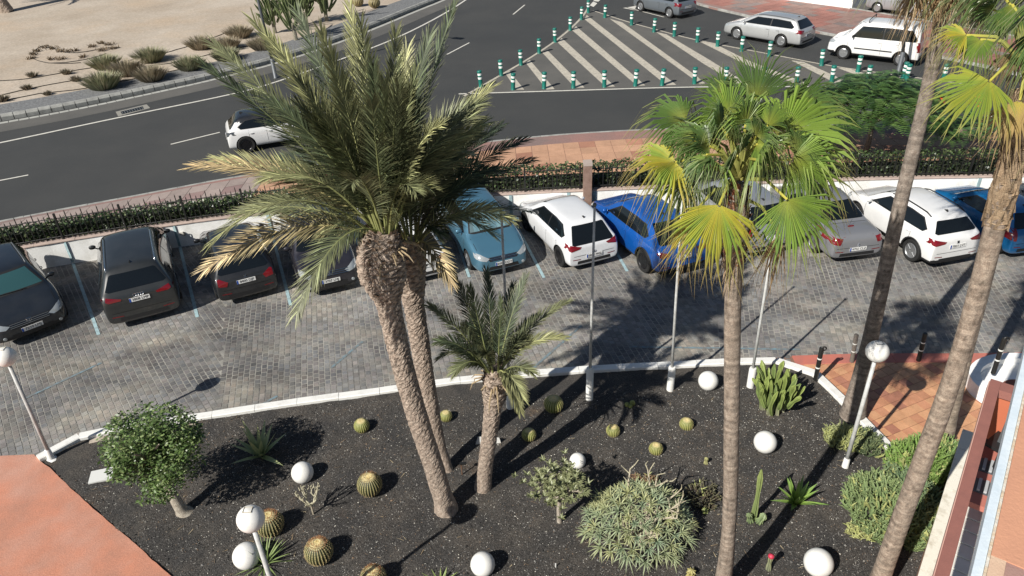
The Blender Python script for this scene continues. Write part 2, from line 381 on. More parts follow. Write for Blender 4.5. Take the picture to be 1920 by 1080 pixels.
# white wall across the road
fw = thing('boundary_wall', 'low white rendered wall behind the red pavement across the road', 'wall', G(1595, 20, ZS))
A_, B_ = G(1250, -26, ZS), G(1596, 19, ZS); d_ = (B_ - A_).normalized(); n_ = Vector((-d_.y, d_.x, 0))
k = MB(); k.prism([tuple((q - fw.location)[:2]) for q in (A_, B_, B_ + n_ * .35, A_ + n_ * .35)], 0, 1.9); k.build('wall_face', m_whitewall, fw)
k = MB(); B2 = B_ + n_ * .34; k.prism([tuple((q - fw.location)[:2]) for q in (B2, B2 + n_ * 7, B2 + n_ * 7 - d_ * .3, B2 - d_ * .3)], 0, 1.9); k.build('return_wall', m_whitewall, fw)

# ---- white retaining wall of the car park
rw = thing('retaining_wall', 'long white rendered wall behind the row of parked cars', 'wall', (0, 23.07, 0))
k = MB(); a = WL; b = offs(WL, .2); n = len(a); zt = .80
o = rw.location
k.add([(p.x - o.x, p.y - o.y, z) for z in (-.1, zt) for p in a] + [(p.x - o.x, p.y - o.y, z) for z in (-.1, zt) for p in b],
      [(i, i + 1, n + i + 1, n + i) for i in range(n - 1)] + [(n + i, n + i + 1, 3 * n + i + 1, 3 * n + i) for i in range(n - 1)] + [(2 * n + i, 3 * n + i, 3 * n + i + 1, 2 * n + i + 1) for i in range(n - 1)])
k.build('wall_face', m_whitewall, rw)
cp = [p for p in WL if -32 < p.x < 32]
stones(offs(cp, .10), 'coping', rw, mat('coping_pink', (.46, .36, .31), .85, col2=(.38, .30, .26), scale=4), .25, zt + .001, zt + .05, 1.2)
for c in [c for c in rw.children if c.name.startswith('coping')]: c.location = (-o.x, -o.y, 0)

# ---- bay lines (on the setts and up the wall)
bays = [((137, 494), (185, 628)), ((338, 465), (370, 595)), ((520, 476), (545, 573)), ((676, 470), (705, 553)), ((850, 430), (880, 520)), ((985, 455), (1020, 521)), ((1137, 440), (1176, 509)), ((-90, 520), (-20, 660))]
for a, b in bays:
    A, B = G(*a), G(*b); d = (A - B).normalized(); y = A.copy()
    while y.y < WYat(y.x) - .02 and (y - A).length < 3: y += d * .02
    q = MB(); q.strip([y - d * .01, B], -.045, .045, .008); q.build('bay_line', m_blueline, car_park)
    q = MB(); q.box((y.x - rw.location.x, y.y - rw.location.y + .0, .41), (.11, .03, .74), rz=-.2 if y.x < -6 else 0); q.build('bay_line', m_blueline, rw)
for px in (1066, 1846):
    p = G(px, 365 if px < 1500 else 345, .7); y = WYat(p.x)
    q = MB(); q.box((p.x - rw.location.x, y - rw.location.y, .41), (.11, .03, .74)); q.build('bay_line', m_blueline, rw)
m_faint = mat('faded_blue_paint', (.17, .28, .33), .8, col2=(.16, .16, .155), scale=8, lo=.3, hi=.62)
for q in ([(40, 750), (190, 680)], [(620, 690), (680, 640)], [(1180, 650), (1500, 655)], [(420, 800), (520, 742)], [(1000, 690), (1090, 610)]):
    line_mark(q, .07, m_faint, 'faded_line', car_park, z=.006)

# ---- setts
KB = [(70, 858), (78, 846), (100, 832), (140, 818), (215, 801), (365, 781), (480, 763), (560, 751), (730, 729), (850, 712), (960, 701), (1105, 690), (1250, 683), (1360, 677), (1440, 673), (1488, 677), (1530, 697), (1560, 727), (1610, 778), (1660, 829), (1700, 868), (1748, 920)]
KBL = smoothline([G(*p, .12) for p in KB], 2)
for p in KBL: p.z = 0
plaza_top = [G(*p) for p in ((1484, 668), (1600, 664), (1850, 663), (2000, 660), (2300, 655))]
cpoly = [(-46, 6), (-30, 14.5), (-22, 18.2)] + [(p.x, p.y) for p in WL if -21 < p.x < 30] + [(30, 18.6)] + [(p.x, p.y) for p in reversed(plaza_top)] + [(5, 11), (0, 10), (-7, 11), tuple(G(76, 852)[:2]), tuple(G(0, 860)[:2]), tuple(G(-300, 900)[:2])]
kb_in = [(p.x, p.y) for p in KBL] + [(8, 2), (-9, 2)]
axA, axB, axC = R_(-35), R_(-12), R_(12)
setts = []
CW, CL = .142, .168
def zone(p):  # seam between the two laying directions
    return 0 if p.x < -7.6 - (p.y - 15.5) * .25 else (1 if p.x < 5 + (p.y - 15) * .3 else 2)
for zi, th in ((0, axA), (1, axB), (2, axC)):
    u = Vector((math.sin(th), math.cos(th), 0)); v = Vector((u.y, -u.x, 0)); O = Vector((-6, 14, 0))
    for i in range(-210, 260):
        for j in range(-95, 80):
            c = O + v * (i * CW) + u * (j * CL + (.5 * CL if i % 2 else 0))
            if c.x < -24 or c.x > 24 or zone(c) != zi: continue
            if not inside(c, cpoly) or inside(c, kb_in): continue
            setts.append((c, u, v))
def vis_d(c): return (Vector((0, 0, CAM_H)) - c).length
def onscreen(c, m=0):
    q = Vector(c) - Vector((0, 0, CAM_H)); X = q.dot(cx); Y = -q.dot(cy); Z = -q.dot(cz)
    return Z > 0 and -960 + m < X / Z * FPX < 960 - m and -540 + m < Y / Z * FPX < 540 - m
order = sorted([i for i, s_ in enumerate(setts) if onscreen(s_[0], 12)], key=lambda i: vis_d(setts[i][0]))[:298]; near = set(order)
rest = MB()
def sett_geo(k, c, u, v, off=Vector((0, 0, 0))):
    hw = CW / 2 - .009 + rnd.uniform(-.002, .002); hl = CL / 2 - .007 + rnd.uniform(-.003, .002); z = rnd.uniform(-.002, .002) + .0
    dz = rnd.uniform(-.002, .002); r = Matrix.Rotation(rnd.uniform(-.02, .02), 3, 'Z'); u2, v2 = r @ u, r @ v
    vs = [c - off + v2 * (a * hw) + u2 * (b * hl) + Vector((0, 0, -.03)) for a, b in ((-1, -1), (1, -1), (1, 1), (-1, 1))]
    vs += [c - off + v2 * (a * (hw - .005)) + u2 * (b * (hl - .006)) + Vector((0, 0, z + a * dz)) for a, b in ((-1, -1), (1, -1), (1, 1), (-1, 1))]
    g_ = rnd.uniform(.14, .235) * (1 + .35 * noise.noise(c * .35)); wm = rnd.uniform(.98, 1.09)
    k.add(vs, [(4, 7, 6, 5), (0, 4, 5, 1), (1, 5, 6, 2), (2, 6, 7, 3), (3, 7, 4, 0)], cols=[(g_ * wm, g_, g_ * (.96 if wm > 1 else 1.0))] * 8)
for i, (c, u, v) in enumerate(setts):
    if i in near: k = MB(); sett_geo(k, c, u, v); k.build('sett', m_sett, car_park)
    else: sett_geo(rest, c, u, v)
tag(rest.build('sett', m_sett, car_park), kind='stuff')

# ---- garden bed
WKE = [(66, 856), (75, 864), (97, 884), (143, 927), (187, 967), (247, 1017), (287, 1053), (330, 1092), (420, 1180), (520, 1300)]   # edge of the orange walk
WKL = [q + Vector((noise.noise(q * 2.1) * .03 + rnd.uniform(-.008, .008), noise.noise(q * 2.3 + Vector((5, 5, 5))) * .03, 0)) for q in resample([G(*p) for p in WKE], .12)]
fu = dirv(37.17); fn = Vector((fu.y, -fu.x, 0))      # along and square to the hotel front
def F(u, n, z=0): return fu * u + fn * n + Vector((0, 0, z))
bed = [(p.x, p.y) for p in KBL] + [tuple(F(9.5, 1.0)[:2]), tuple(F(2, 1.0)[:2]), (0, 3.2)] + [(p.x, p.y) for p in reversed(WKL)]
st = .085; k = MB(); idx = {}
xs = [p[0] for p in bed]; ys = [p[1] for p in bed]
x0, y0 = min(xs), min(ys); nx, ny = int((max(xs) - x0) / st) + 1, int((max(ys) - y0) / st) + 1
def bedz(x, y):
    p = Vector((x, y, 0)); return .045 + .035 * (noise.noise(p * .7) + .3) + .022 * noise.noise(p * 2.3) + .012 * noise.noise(p * 7)
vs = []; fs = []
def vid(i, j):
    if (i, j) not in idx:
        x, y = x0 + i * st, y0 + j * st; idx[(i, j)] = len(vs); vs.append((x, y, bedz(x, y) + rnd.uniform(-.004, .004)))
    return idx[(i, j)]
for i in range(nx):
    for j in range(ny):
        if inside((x0 + (i + .5) * st, y0 + (j + .5) * st), bed): fs.append((vid(i, j), vid(i + 1, j), vid(i + 1, j + 1), vid(i, j + 1)))
k.add(vs, fs); garden = struct(k.build('garden_bed', m_picon, smooth=True))
# loose stones
k = MB()
OCT = [(1, 0, 0), (0, 1, 0), (-1, 0, 0), (0, -1, 0), (0, 0, 1)]
for _ in range(120000):
    x = rnd.uniform(-9.5, 9.5); y = rnd.uniform(5.2, 13.6)
    if not inside((x, y), bed): continue
    r = rnd.random(); s_ = rnd.uniform(.006, .017)
    if r < .88: c = .018 + .17 * rnd.random() ** 2.6; c = (c * 1.05, c, c * .93)
    elif r < .93: c = (.19, .13, .085); s_ *= .9
    else: c = (.6, .57, .5); s_ *= rnd.uniform(.5, .95)
    if rnd.random() < .02 and r < .9: s_ *= 2
    a = rnd.random() * 6.28; ca, sa = math.cos(a), math.sin(a); z = bedz(x, y); e = rnd.uniform(.6, 1.4)
    k.add([(x + (p[0] * ca * e - p[1] * sa) * s_, y + (p[0] * sa * e + p[1] * ca) * s_, z + p[2] * s_ * .8) for p in OCT], [(0, 1, 4), (1, 2, 4), (2, 3, 4), (3, 0, 4)], cols=[c] * 5)
k2 = MB()
for _ in range(420):
    x = rnd.uniform(-9, 9); y = rnd.uniform(5.6, 13.2)
    if not inside((x, y), bed): continue
    a = rnd.random() * 6.28; L_ = rnd.uniform(.03, .16); z = bedz(x, y) + .012; d = Vector((math.cos(a), math.sin(a), rnd.uniform(-.05, .12))) * L_; w_ = Vector((-math.sin(a), math.cos(a), 0)) * rnd.uniform(.003, .010)
    c = rnd.choice([(.30, .22, .13), (.20, .14, .09), (.38, .31, .2), (.12, .09, .06)]); p = Vector((x, y, z)); k2.add([p - w_, p + w_, p + d + w_ * .3, p + d - w_ * .3], [(0, 1, 2, 3)], cols=[c] * 4)
tag(k2.build('leaf_litter', m_stone), 'dry leaf scraps and straw scattered over the black gravel', 'litter', kind='stuff')
tag(k.build('gravel', m_stone), 'loose black volcanic stones with pale specks over the garden bed', 'gravel', kind='stuff')
# white kerb stones
kerb = stones(KBL, 'kerbstone', garden, m_whitekerb, .21, -.03, .135, .98, gap=.01, bev=.018)
# sandy edge behind kerb by the lamp
g = MB(); g.strip([p for p in KBL if -9.9 < p.x < -7.3], -.30, -.1, .055); g.build('sand_edge', m_sand, garden)

# ---- orange walk
wk = [(p.x, p.y) for p in WKL] + [(-1, 0), (-30, 0), tuple(G(-500, 930)[:2]), tuple(G(0, 859)[:2])]
g = MB(); g.prism(wk, -.05, .07); struct(g.build('walkway', m_orange))
# ---- terracotta plaza
kbr = [p for p in KBL if p.y < plaza_top[0].y + .05 and p.x > 4]
pz = [(p.x, p.y) for p in kbr] + [tuple(F(9.5, .9)[:2])] + [(26, 12)] + [(p.x, p.y) for p in reversed(plaza_top)]
g = MB(); g.prism(pz, -.05, .0); plaza = struct(g.build('plaza', mat('tile_joint', (.21, .12, .085), .9)))
band = [(p.x, p.y) for p in plaza_top] + [(p.x, p.y - .42) for p in reversed(plaza_top)]
def clip_poly(sub, cl):
    """Sutherland-Hodgman against a convex polygon cl (ccw)"""
    out = sub
    for i in range(len(cl)):
        a, b = cl[i], cl[(i + 1) % len(cl)]; inp = out; out = []
        f = lambda p: (b[0] - a[0]) * (p[1] - a[1]) - (b[1] - a[1]) * (p[0] - a[0])
        for q in range(len(inp)):
            p, r = inp[q], inp[(q + 1) % len(inp)]; fp_, fr = f(p), f(r)
            if fp_ >= 0: out.append(p)
            if fp_ * fr < 0: t = fp_ / (fp_ - fr); out.append((p[0] + (r[0] - p[0]) * t, p[1] + (r[1] - p[1]) * t))
        if not out: break
    return out
tcount = 0; trest = MB(); ta = R_(67); tu = Vector((math.sin(ta), math.cos(ta), 0)); tv = Vector((tu.y, -tu.x, 0)); TS = .25; O = G(1674, 815); topy = plaza_top[0].y - .36
for i in range(-34, 44):
    for j in range(-34, 44):
        c = O + tu * (i * TS) + tv * (j * TS); cen = c + (tu + tv) * TS / 2
        if not inside(cen, pz) or cen.x > 17: continue
        q = [c + tu * .006 + tv * .006, c + tu * (TS - .006) + tv * .006, c + tu * (TS - .006) + tv * (TS - .006), c + tu * .006 + tv * (TS - .006)]
        qq = clip_poly([(p.x, p.y) for p in reversed(q)], [(-50, -50), (50, -50), (50, topy), (-50, topy)])
        if len(qq) < 3 or all(p[1] > topy - .03 for p in qq): continue
        # keep tiles off the kerb
        if any(inside(p, kb_in) for p in q) and cen.x < 12:
            if sum(inside(p, kb_in) for p in q) > 2: continue
        r = rnd.random(); base = (.62, .335, .185) if r < .55 else ((.54, .26, .15) if r < .82 else (.42, .19, .125)); cc = rnd.uniform(.92, 1.08)
        use = onscreen(cen, 8) and tcount < 296; k = MB() if use else trest
        k.col = tuple(v * cc for v in base); k.prism(qq, -.02, .012 + rnd.uniform(-.0015, .0015))
        if use: k.build('tile', m_terra, plaza); tcount += 1
tag(trest.build('tile', m_terra, plaza), kind='stuff')
rb = resample([plaza_top[0] - Vector((.0, .18, 0)), plaza_top[1] - Vector((0, .18, 0)), plaza_top[2] - Vector((0, .18, 0)), plaza_top[3] - Vector((0, .18, 0))], .6)
stones(rb, 'red_edging', plaza, mat('red_edging_paint', (.52, .16, .115), .75, col2=(.40, .15, .12), scale=3), .36, -.03, .022, .6, gap=.006, bev=.004)

# ================================================================== CARS
m_glass = mat('car_glass', (.006, .008, .009), .05, spec=.55, coat=.4)
m_glassb = mat('car_glass_tinted', (.03, .085, .09), .05, spec=.7, coat=.6)
m_rub = mat('rubber', (.012, .012, .012), .85)
m_trim = mat('black_trim', (.014, .014, .015), .55)
m_dark = mat('wheel_well', (.006, .006, .006), .9)
m_alloy = mat('alloy', (.45, .46, .47), .35, metal=.8)
m_alloyd = mat('dark_alloy', (.02, .02, .022), .35, metal=.5)
m_red = mat('red_lens', (.17, .004, .008), .15, coat=.8)
m_amber = mat('amber_lens', (.65, .12, .02), .15, coat=.8)
m_lens = mat('clear_lens', (.42, .45, .46), .12, metal=.3, coat=1)
m_lensd = mat('smoked_lens', (.05, .055, .06), .12, coat=1)
m_chrome = mat('chrome', (.72, .73, .74), .12, metal=1)
m_plate = mat('plate_white', (.72, .72, .70), .5)
m_pblue = mat('plate_blue', (.01, .06, .32), .5)
m_ink = mat('plate_ink', (.01, .01, .01), .6)
def paint(name, c, metal=.0, rough=.32, dust=(.0)):
    return mat('paint_' + name, c, rough, metal=metal, coat=1, spec=.5, col2=tuple(v * .82 + .02 for v in c), scale=1.3, lo=.45, hi=.85)
def lerp(a, b, t): return a + (b - a) * t
def interp(tab, x):
    if x <= tab[0][0]: return tab[0][1]
    for a, b in zip(tab, tab[1:]):
        if x <= b[0]: return lerp(a[1], b[1], (x - a[0]) / max(1e-9, b[0] - a[0]))
    return tab[-1][1]
def text_mesh(txt, size, name, m, parent, Mx, depth=.002):
    cu = bpy.data.curves.new(name, 'FONT'); cu.body = txt; cu.size = size; cu.align_x = 'CENTER'; cu.align_y = 'CENTER'; cu.extrude = depth; cu.resolution_u = 2
    ob = bpy.data.objects.new(name, cu); COL.objects.link(ob); bpy.context.view_layer.update()
    me = bpy.data.meshes.new_from_object(ob.evaluated_get(bpy.context.evaluated_depsgraph_get())); bpy.data.objects.remove(ob)
    me.materials.clear(); me.materials.append(m); o = bpy.data.objects.new(name, me); COL.objects.link(o); o.parent = parent; o.matrix_local = Mx; return o

def make_car(name, label, cat, group, L, W, H, pnt, cowl=1.0, roof0=1.75, roof1=None, tail=None, tailz=None, hz=.72, zb=.92, cowlz=None, gc=.2, wt=.69,
             wr=.32, fo=.85, wb=2.55, rimm=None, spokes=10, kind='hatch', plate_t=None, plate_end='rear', roofp=None, rails=None, clad=False, sg1=None,
             tl=None, head=None, badge=None, tint=None, grille=None, extra=None, tgl=None, trunkz=None, plate_z=None, rwin=None, antenna=True):
    roof1 = roof1 or L - .55; tail = tail or L - .2; tailz = tailz or zb + .1; cowlz = cowlz or zb + .05; rimm = rimm or m_alloy
    hw = W / 2; wtm = wt * hw * 1.0
    root = thing(name, label, cat, group=group)
    # --- body surface: stations from front (x=0) to rear; x runs backwards here and is flipped to +X front
    if kind == 'notch': tr = [(tail, zb, tailz, .97, .80, gc), (tail + .12, zb, tailz - .015, .965, .8, gc), (L - .25, zb - .03, trunkz, .94, .8, gc), (L - .07, zb - .08, trunkz - .05, .9, .78, gc + .02), (L - .015, zb - .22, trunkz - .19, .86, .75, gc + .05), (L, gc + .36, gc + .42, .80, .7, gc + .12)]
    else: tr = [(tail, tailz - .06, tailz, .95, .80, gc), (min(L - .05, tail + .07), tailz - .09, tailz - .05, .94, .8, gc), (L - .035, tailz - .20, tailz - .155, .915, .8, gc + .02), (L - .02, lerp(gc, tailz, .6), lerp(gc, tailz, .6) + .04, .90, .8, gc + .04), (L, gc + .34, gc + .385, .87, .78, gc + .09)]
    st = [(0, hz * .60, hz * .66, .70, .6, gc + .10), (.03, hz * .78, hz * .84, .80, .68, gc + .04), (.14, hz * .93, hz * .985, .90, .74, gc), (.40, hz * .985 + .01, hz + .05, .965, .78, gc),
          (.75 * cowl, lerp(hz, zb, .7), lerp(hz + .04, cowlz, .78), .99, .80, gc), (cowl - .04, zb - .02, cowlz - .01, .995, .82, gc), (cowl + .05, zb - .01, cowlz + .03, .995, .83, gc),
          (lerp(cowl, roof0, .6), zb + .0, lerp(cowlz, H, .66), .995, lerp(.84, wt, .6), gc),
          (roof0 - .05, zb + .01, H - .065, 1, wt + .01, gc), (roof0 + .2, zb + .015, H - .012, 1, wt, gc), (lerp(roof0, roof1, .5), zb + .025, H + .004, 1, wt, gc),
          (roof1 - .22, zb + .04, H - .018, .995, wt - .01, gc), (roof1, zb + .05, H - .05, .985, wt - .03, gc)]
    if kind != 'notch': st.append((lerp(roof1, tail, .55), lerp(zb, tailz, .3), lerp(H - .05, tailz, .52), .97, lerp(wt, .78, .4), gc))
    else: st.append((lerp(roof1, tail, .5), zb + .01, lerp(H - .05, tailz, .48), .98, lerp(wt, .8, .4), gc))
    st += tr
    vs = []; fs = []
    for x, zs, zt, wf, wtf, zl in st:
        w_ = hw * wf; wt_ = hw * wtf
        half = [(0, zl), (w_ * .82, zl), (w_ * .975, zl + .07), (w_ * 1.0, lerp(zl, zs, .42)), (w_ * .985, lerp(zl, zs, .86)), (w_ * .935, zs), (lerp(w_ * .935, wt_, .94), zs + (zt - zs) * .82), (wt_ * .84, zs + (zt - zs) * .965), (0, zt)]
        ring = [(y, z) for y, z in half] + [(-y, z) for y, z in half[-2:0:-1]]
        vs += [(L / 2 - x, y, z) for y, z in ring]
    n = 16
    for i in range(len(st) - 1): fs += [(i * n + j, (i + 1) * n + j, (i + 1) * n + (j + 1) % n, i * n + (j + 1) % n) for j in range(n)]
    def cap(o, rev):
        out = []
        for j in range(8):
            a = [o + j, o + j + 1, o + (16 - j - 1) % 16, o + (16 - j) % 16]; a = list(dict.fromkeys(a))
            if len(a) > 2: out.append(tuple(a[::-1] if rev else a))
        return out
    fs += cap(0, False) + cap((len(st) - 1) * n, True)
    me = bpy.data.meshes.new('body'); me.from_pydata(vs, [], fs); me.materials.append(pnt); me.materials.append(m_dark); me.materials.append(m_trim); me.materials.append(roofp or pnt)
    bm = bmesh.new(); bm.from_mesh(me); bmesh.ops.recalc_face_normals(bm, faces=bm.faces); bm.to_mesh(me); bm.free()
    tmp = bpy.data.objects.new('tmp', me); COL.objects.link(tmp)
    md = tmp.modifiers.new('s', 'SUBSURF'); md.levels = 2; md.render_levels = 2
    bpy.context.view_layer.update(); dg = bpy.context.evaluated_depsgraph_get()
    sm = bpy.data.meshes.new_from_object(tmp.evaluated_get(dg))
    bvh = BVHTree.FromPolygons([v.co.copy() for v in sm.vertices], [tuple(p.vertices) for p in sm.polygons])
    fx, rx = L / 2 - fo, L / 2 - fo - wb
    cut = MB()
    for ax in (fx, rx):
        for sgn in (1, -1):
            Mx = Matrix.Translation((ax, sgn * (hw - .14), wr)) @ Matrix.Rotation(R_(90), 4, 'X')
            cut.lathe([(wr + .045, -.16), (wr + .045, .16)], 28, Mx)
    cu = cut.build('cut', m_dark); cu.data.materials.clear()
    for m_ in (pnt, m_dark, m_trim, roofp or pnt): cu.data.materials.append(m_)
    cu.data.polygons.foreach_set('material_index', [1] * len(cu.data.polygons))
    bmm = bmesh.new(); bmm.from_mesh(cu.data); bmesh.ops.recalc_face_normals(bmm, faces=bmm.faces); bmm.to_mesh(cu.data); bmm.free()
    b2 = tmp.modifiers.new('b', 'BOOLEAN'); b2.object = cu; b2.operation = 'DIFFERENCE'; b2.solver = 'EXACT'
    bpy.context.view_layer.update(); dg = bpy.context.evaluated_depsgraph_get()
    fm = bpy.data.meshes.new_from_object(tmp.evaluated_get(dg)); fm.name = 'body'
    bpy.data.objects.remove(cu); bpy.data.objects.remove(tmp)
    if len(fm.polygons) < 200: fm = sm
    lowz = gc + (.17 if clad else .03)
    for p in fm.polygons:
        if p.material_index == 0 and p.center.z < lowz: p.material_index = 2
        if roofp and p.material_index == 0 and p.center.z > zb + (H - zb) * .60: p.material_index = 3
    fm.polygons.foreach_set('use_smooth', [True] * len(fm.polygons)); fm.set_sharp_from_angle(angle=R_(40))
    bo = bpy.data.objects.new('body', fm); COL.objects.link(bo); bo.parent = root
    X = lambda xf: L / 2 - xf       # distance behind the nose -> local x
    # --- projected panels
    def patch(nm, poly, view, m, off=.004, parent=None, cell=.07, y_in=None):
        """poly convex 2D: side (x,z) / front, back (y,z) / top (x,y)"""
        ar = sum(poly[i][0] * poly[(i + 1) % len(poly)][1] - poly[(i + 1) % len(poly)][0] * poly[i][1] for i in range(len(poly)))
        if ar < 0: poly = poly[::-1]
        x0, x1 = min(p[0] for p in poly), max(p[0] for p in poly); y0, y1 = min(p[1] for p in poly), max(p[1] for p in poly)
        nx = max(1, int((x1 - x0) / cell)); ny = max(1, int((y1 - y0) / cell))
        bm = bmesh.new()
        gv = [[bm.verts.new((lerp(x0, x1, i / nx), lerp(y0, y1, j / ny), 0)) for j in range(ny + 1)] for i in range(nx + 1)]
        for i in range(nx):
            for j in range(ny): bm.faces.new((gv[i][j], gv[i + 1][j], gv[i + 1][j + 1], gv[i][j + 1]))
        for i in range(len(poly)):
            a, b = Vector(poly[i]), Vector(poly[(i + 1) % len(poly)])
            d = b - a
            if d.length < 1e-6: continue
            bmesh.ops.bisect_plane(bm, geom=bm.verts[:] + bm.edges[:] + bm.faces[:], plane_co=(a.x, a.y, 0), plane_no=(d.y, -d.x, 0), clear_outer=True)
        out = []
        for v in bm.verts:
            a, b = v.co.x, v.co.y
            if view == 'L': o_, d_ = Vector((a, 3, b)), Vector((0, -1, 0))
            elif view == 'R': o_, d_ = Vector((a, -3, b)), Vector((0, 1, 0))
            elif view == 'F': o_, d_ = Vector((5, a, b)), Vector((-1, 0, 0))
            elif view == 'B': o_, d_ = Vector((-5, a, b)), Vector((1, 0, 0))
            else: o_, d_ = Vector((a, b, 4)), Vector((0, 0, -1))
            h, nn, _, _ = bvh.ray_cast(o_, d_)
            if h is None or (y_in and abs(h.y) < y_in): h, nn, _, _ = bvh.find_nearest(o_ + d_ * (3 - hw if view in 'LR' else 5 - L / 2))
            if nn.dot(d_) > 0: nn = -nn
            out.append(h + nn * off)
        for v, c in zip(bm.verts, out): v.co = c
        bmesh.ops.recalc_face_normals(bm, faces=bm.faces)
        me = bpy.data.meshes.new(nm); bm.to_mesh(me); bm.free(); me.materials.append(m)
        me.polygons.foreach_set('use_smooth', [True] * len(me.polygons))
        ob = bpy.data.objects.new(nm, me); COL.objects.link(ob); ob.parent = parent or root; return ob
    def at(view, a, b):
        o_, d_ = {'F': (Vector((5, a, b)), Vector((-1, 0, 0))), 'B': (Vector((-5, a, b)), Vector((1, 0, 0))), 'L': (Vector((a, 3, b)), Vector((0, -1, 0))), 'R': (Vector((a, -3, b)), Vector((0, 1, 0))), 'T': (Vector((a, b, 4)), Vector((0, 0, -1)))}[view]
        h, nn, _, _ = bvh.ray_cast(o_, d_)
        if h is None: h, nn, _, _ = bvh.find_nearest(o_ + d_ * 4)
        if nn.dot(d_) > 0: nn = -nn
        return h, nn
    gz = zb + (H - zb) * .72; sg1 = sg1 or (tail - .28 if kind != 'notch' else roof1 + .05)
    yb, ytop = hw * .80, hw * wt * .80
    wz0, wz1 = cowlz + .035, H - .085
    wmat = tint or m_glass
    ws = patch('windscreen', [(-yb * 1.0, wz0 + .015), (-yb * .8, wz0 - .005), (yb * .8, wz0 - .005), (yb * 1.0, wz0 + .015), (ytop * 1.06, wz1 - .01), (ytop * .95, wz1), (-ytop * .95, wz1), (-ytop * 1.06, wz1 - .01)], 'F', m_trim if tint else m_glass, .004, cell=.06)
    if tint:
        patch('glass', [(-yb * .93, wz0 + .03), (yb * .93, wz0 + .03), (ytop * .98, wz1 - .03), (-ytop * .98, wz1 - .03)], 'F', tint, .007, parent=ws, cell=.06)
    for s_ in (1, -1):   # wipers
        k = MB(); a, na = at('F', s_ * .05 + .25, wz0 + .012); b, nb = at('F', s_ * .05 - .30, wz0 + .035); c, nc = at('F', s_ * .05 - .02, wz0 + .022)
        k.tube([a + na * .018, c + nc * .02, b + nb * .018], .011, 4); k.build('wiper', m_trim, root)
    # rear window
    if kind == 'notch': rz0, rz1 = tailz + .03, H - .10
    else: rz0, rz1 = tailz - .02, H - .12
    if rwin: rz0, rz1 = rwin
    ry0, ry1 = hw * .76, hw * wt * .84
    patch('rear_window', [(-ry0, rz0 + .03), (-ry0 * .9, rz0), (ry0 * .9, rz0), (ry0, rz0 + .03), (ry1, rz1 - .02), (ry1 * .92, rz1), (-ry1 * .92, rz1), (-ry1, rz1 - .02)], 'B', m_glass, .005, cell=.06)
    # side windows: black surround then two panes
    xa = cowl + .34
    for V in 'LR':
        q = [(X(xa - .05), zb + .045), (X(roof0 + .10), gz), (X(lerp(roof0, sg1, .55)), gz + .025), (X(sg1 - .32), gz - .005), (X(sg1), zb + .17), (X(sg1 - .10), zb + .075)]
        sw = patch('side_window', q, V, m_trim, .003)
        xm = lerp(roof0, sg1, .42)
        def topz(x): return interp([(xa, zb + .07), (roof0 + .12, gz - .025), (lerp(roof0, sg1, .55), gz), (sg1 - .34, gz - .03), (sg1 - .03, zb + .17)], x)
        patch('pane', [(X(xa + .02), zb + .065), (X(roof0 + .13), topz(roof0 + .13)), (X(xm - .03), topz(xm)), (X(xm - .03), zb + .07)], V, m_glass, .006, parent=sw)
        patch('pane', [(X(xm + .03), zb + .07), (X(xm + .03), topz(xm)), (X(lerp(roof0, sg1, .6)), topz(lerp(roof0, sg1, .6))), (X(sg1 - .34), topz(sg1 - .34)), (X(sg1 - .04), zb + .165), (X(sg1 - .12), zb + .085)], V, m_glass, .006, parent=sw)
        # door gaps and handles
        for xg in (cowl + .18, xm, rx * -1 + L / 2 - wr * .2 if False else min(L / 2 - rx - wr * .55, sg1 - .05)):
            patch('door_gap', [(X(xg), gc + .13), (X(xg) + .011, gc + .13), (X(xg) + .011, zb + .03), (X(xg), zb + .03)], V, m_dark, .0025, cell=.12)
        for xg in (xm - .12, min(L / 2 - rx - wr * .55, sg1 - .05) - .10):
            h, nn = at(V, X(xg), zb - .10); k = MB(); k.tube([h + nn * .008 + Vector((.075, 0, 0)), h + nn * .028 + Vector((.05, 0, 0)), h + nn * .028 - Vector((.05, 0, 0)), h + nn * .008 - Vector((.075, 0, 0))], .012, 5); k.build('door_handle', pnt, root)
        sg = 1 if V == 'L' else -1
        # mirror
        h, nn = at(V, X(cowl + .40), zb + .03); k = MB()
        c = h + Vector((.02, sg * .13, .075)); k.lathe([(0.001, -.055), (.05, -.05), (.075, -.01), (.07, .03), (.03, .055), (.001, .06)], 10, Matrix.Translation(c) @ Matrix.Diagonal((.62, 1.35, 1.15, 1)))
        k.tube([h, c - Vector((0, sg * .03, .02))], .022, 6); k.build('mirror', m_trim if extra == 'blackmirror' else (roofp or pnt), root, smooth=True)
        if clad:
            for ax in (fx, rx):
                k = MB(); pts = []
                for a_ in range(0, 181, 15):
                    px_, pz_ = ax + math.cos(R_(a_)) * (wr + .06), wr + math.sin(R_(a_)) * (wr + .06)
                    h, nn = at(V, px_, max(pz_, gc + .05)); pts.append(Vector((px_, sg * (abs(h.y) + .004), pz_)))
                k.tube(pts, .028, 6, squash=.7); k.build('arch_trim', m_trim, root, smooth=True)
    # tail lights
    tlm, tlp = tl or (m_red, [(hw * .50, tailz - .20), (hw * .84, tailz - .13), (hw * .88, tailz - .26), (hw * .78, tailz - .31), (hw * .55, tailz - .27)])
    for s_ in (1, -1): patch('tail_light', [(s_ * a, b) for a, b in tlp], 'B', tlm, .012, cell=.05)
    side_tl = [(X(L - .09), tlp[1][1]), (X(L - .19), lerp(tlp[1][1], tlp[2][1], .35)), (X(L - .09), tlp[2][1] + .02)]
    for V in 'LR': patch('tail_light', side_tl, V, tlm, .009, cell=.05)
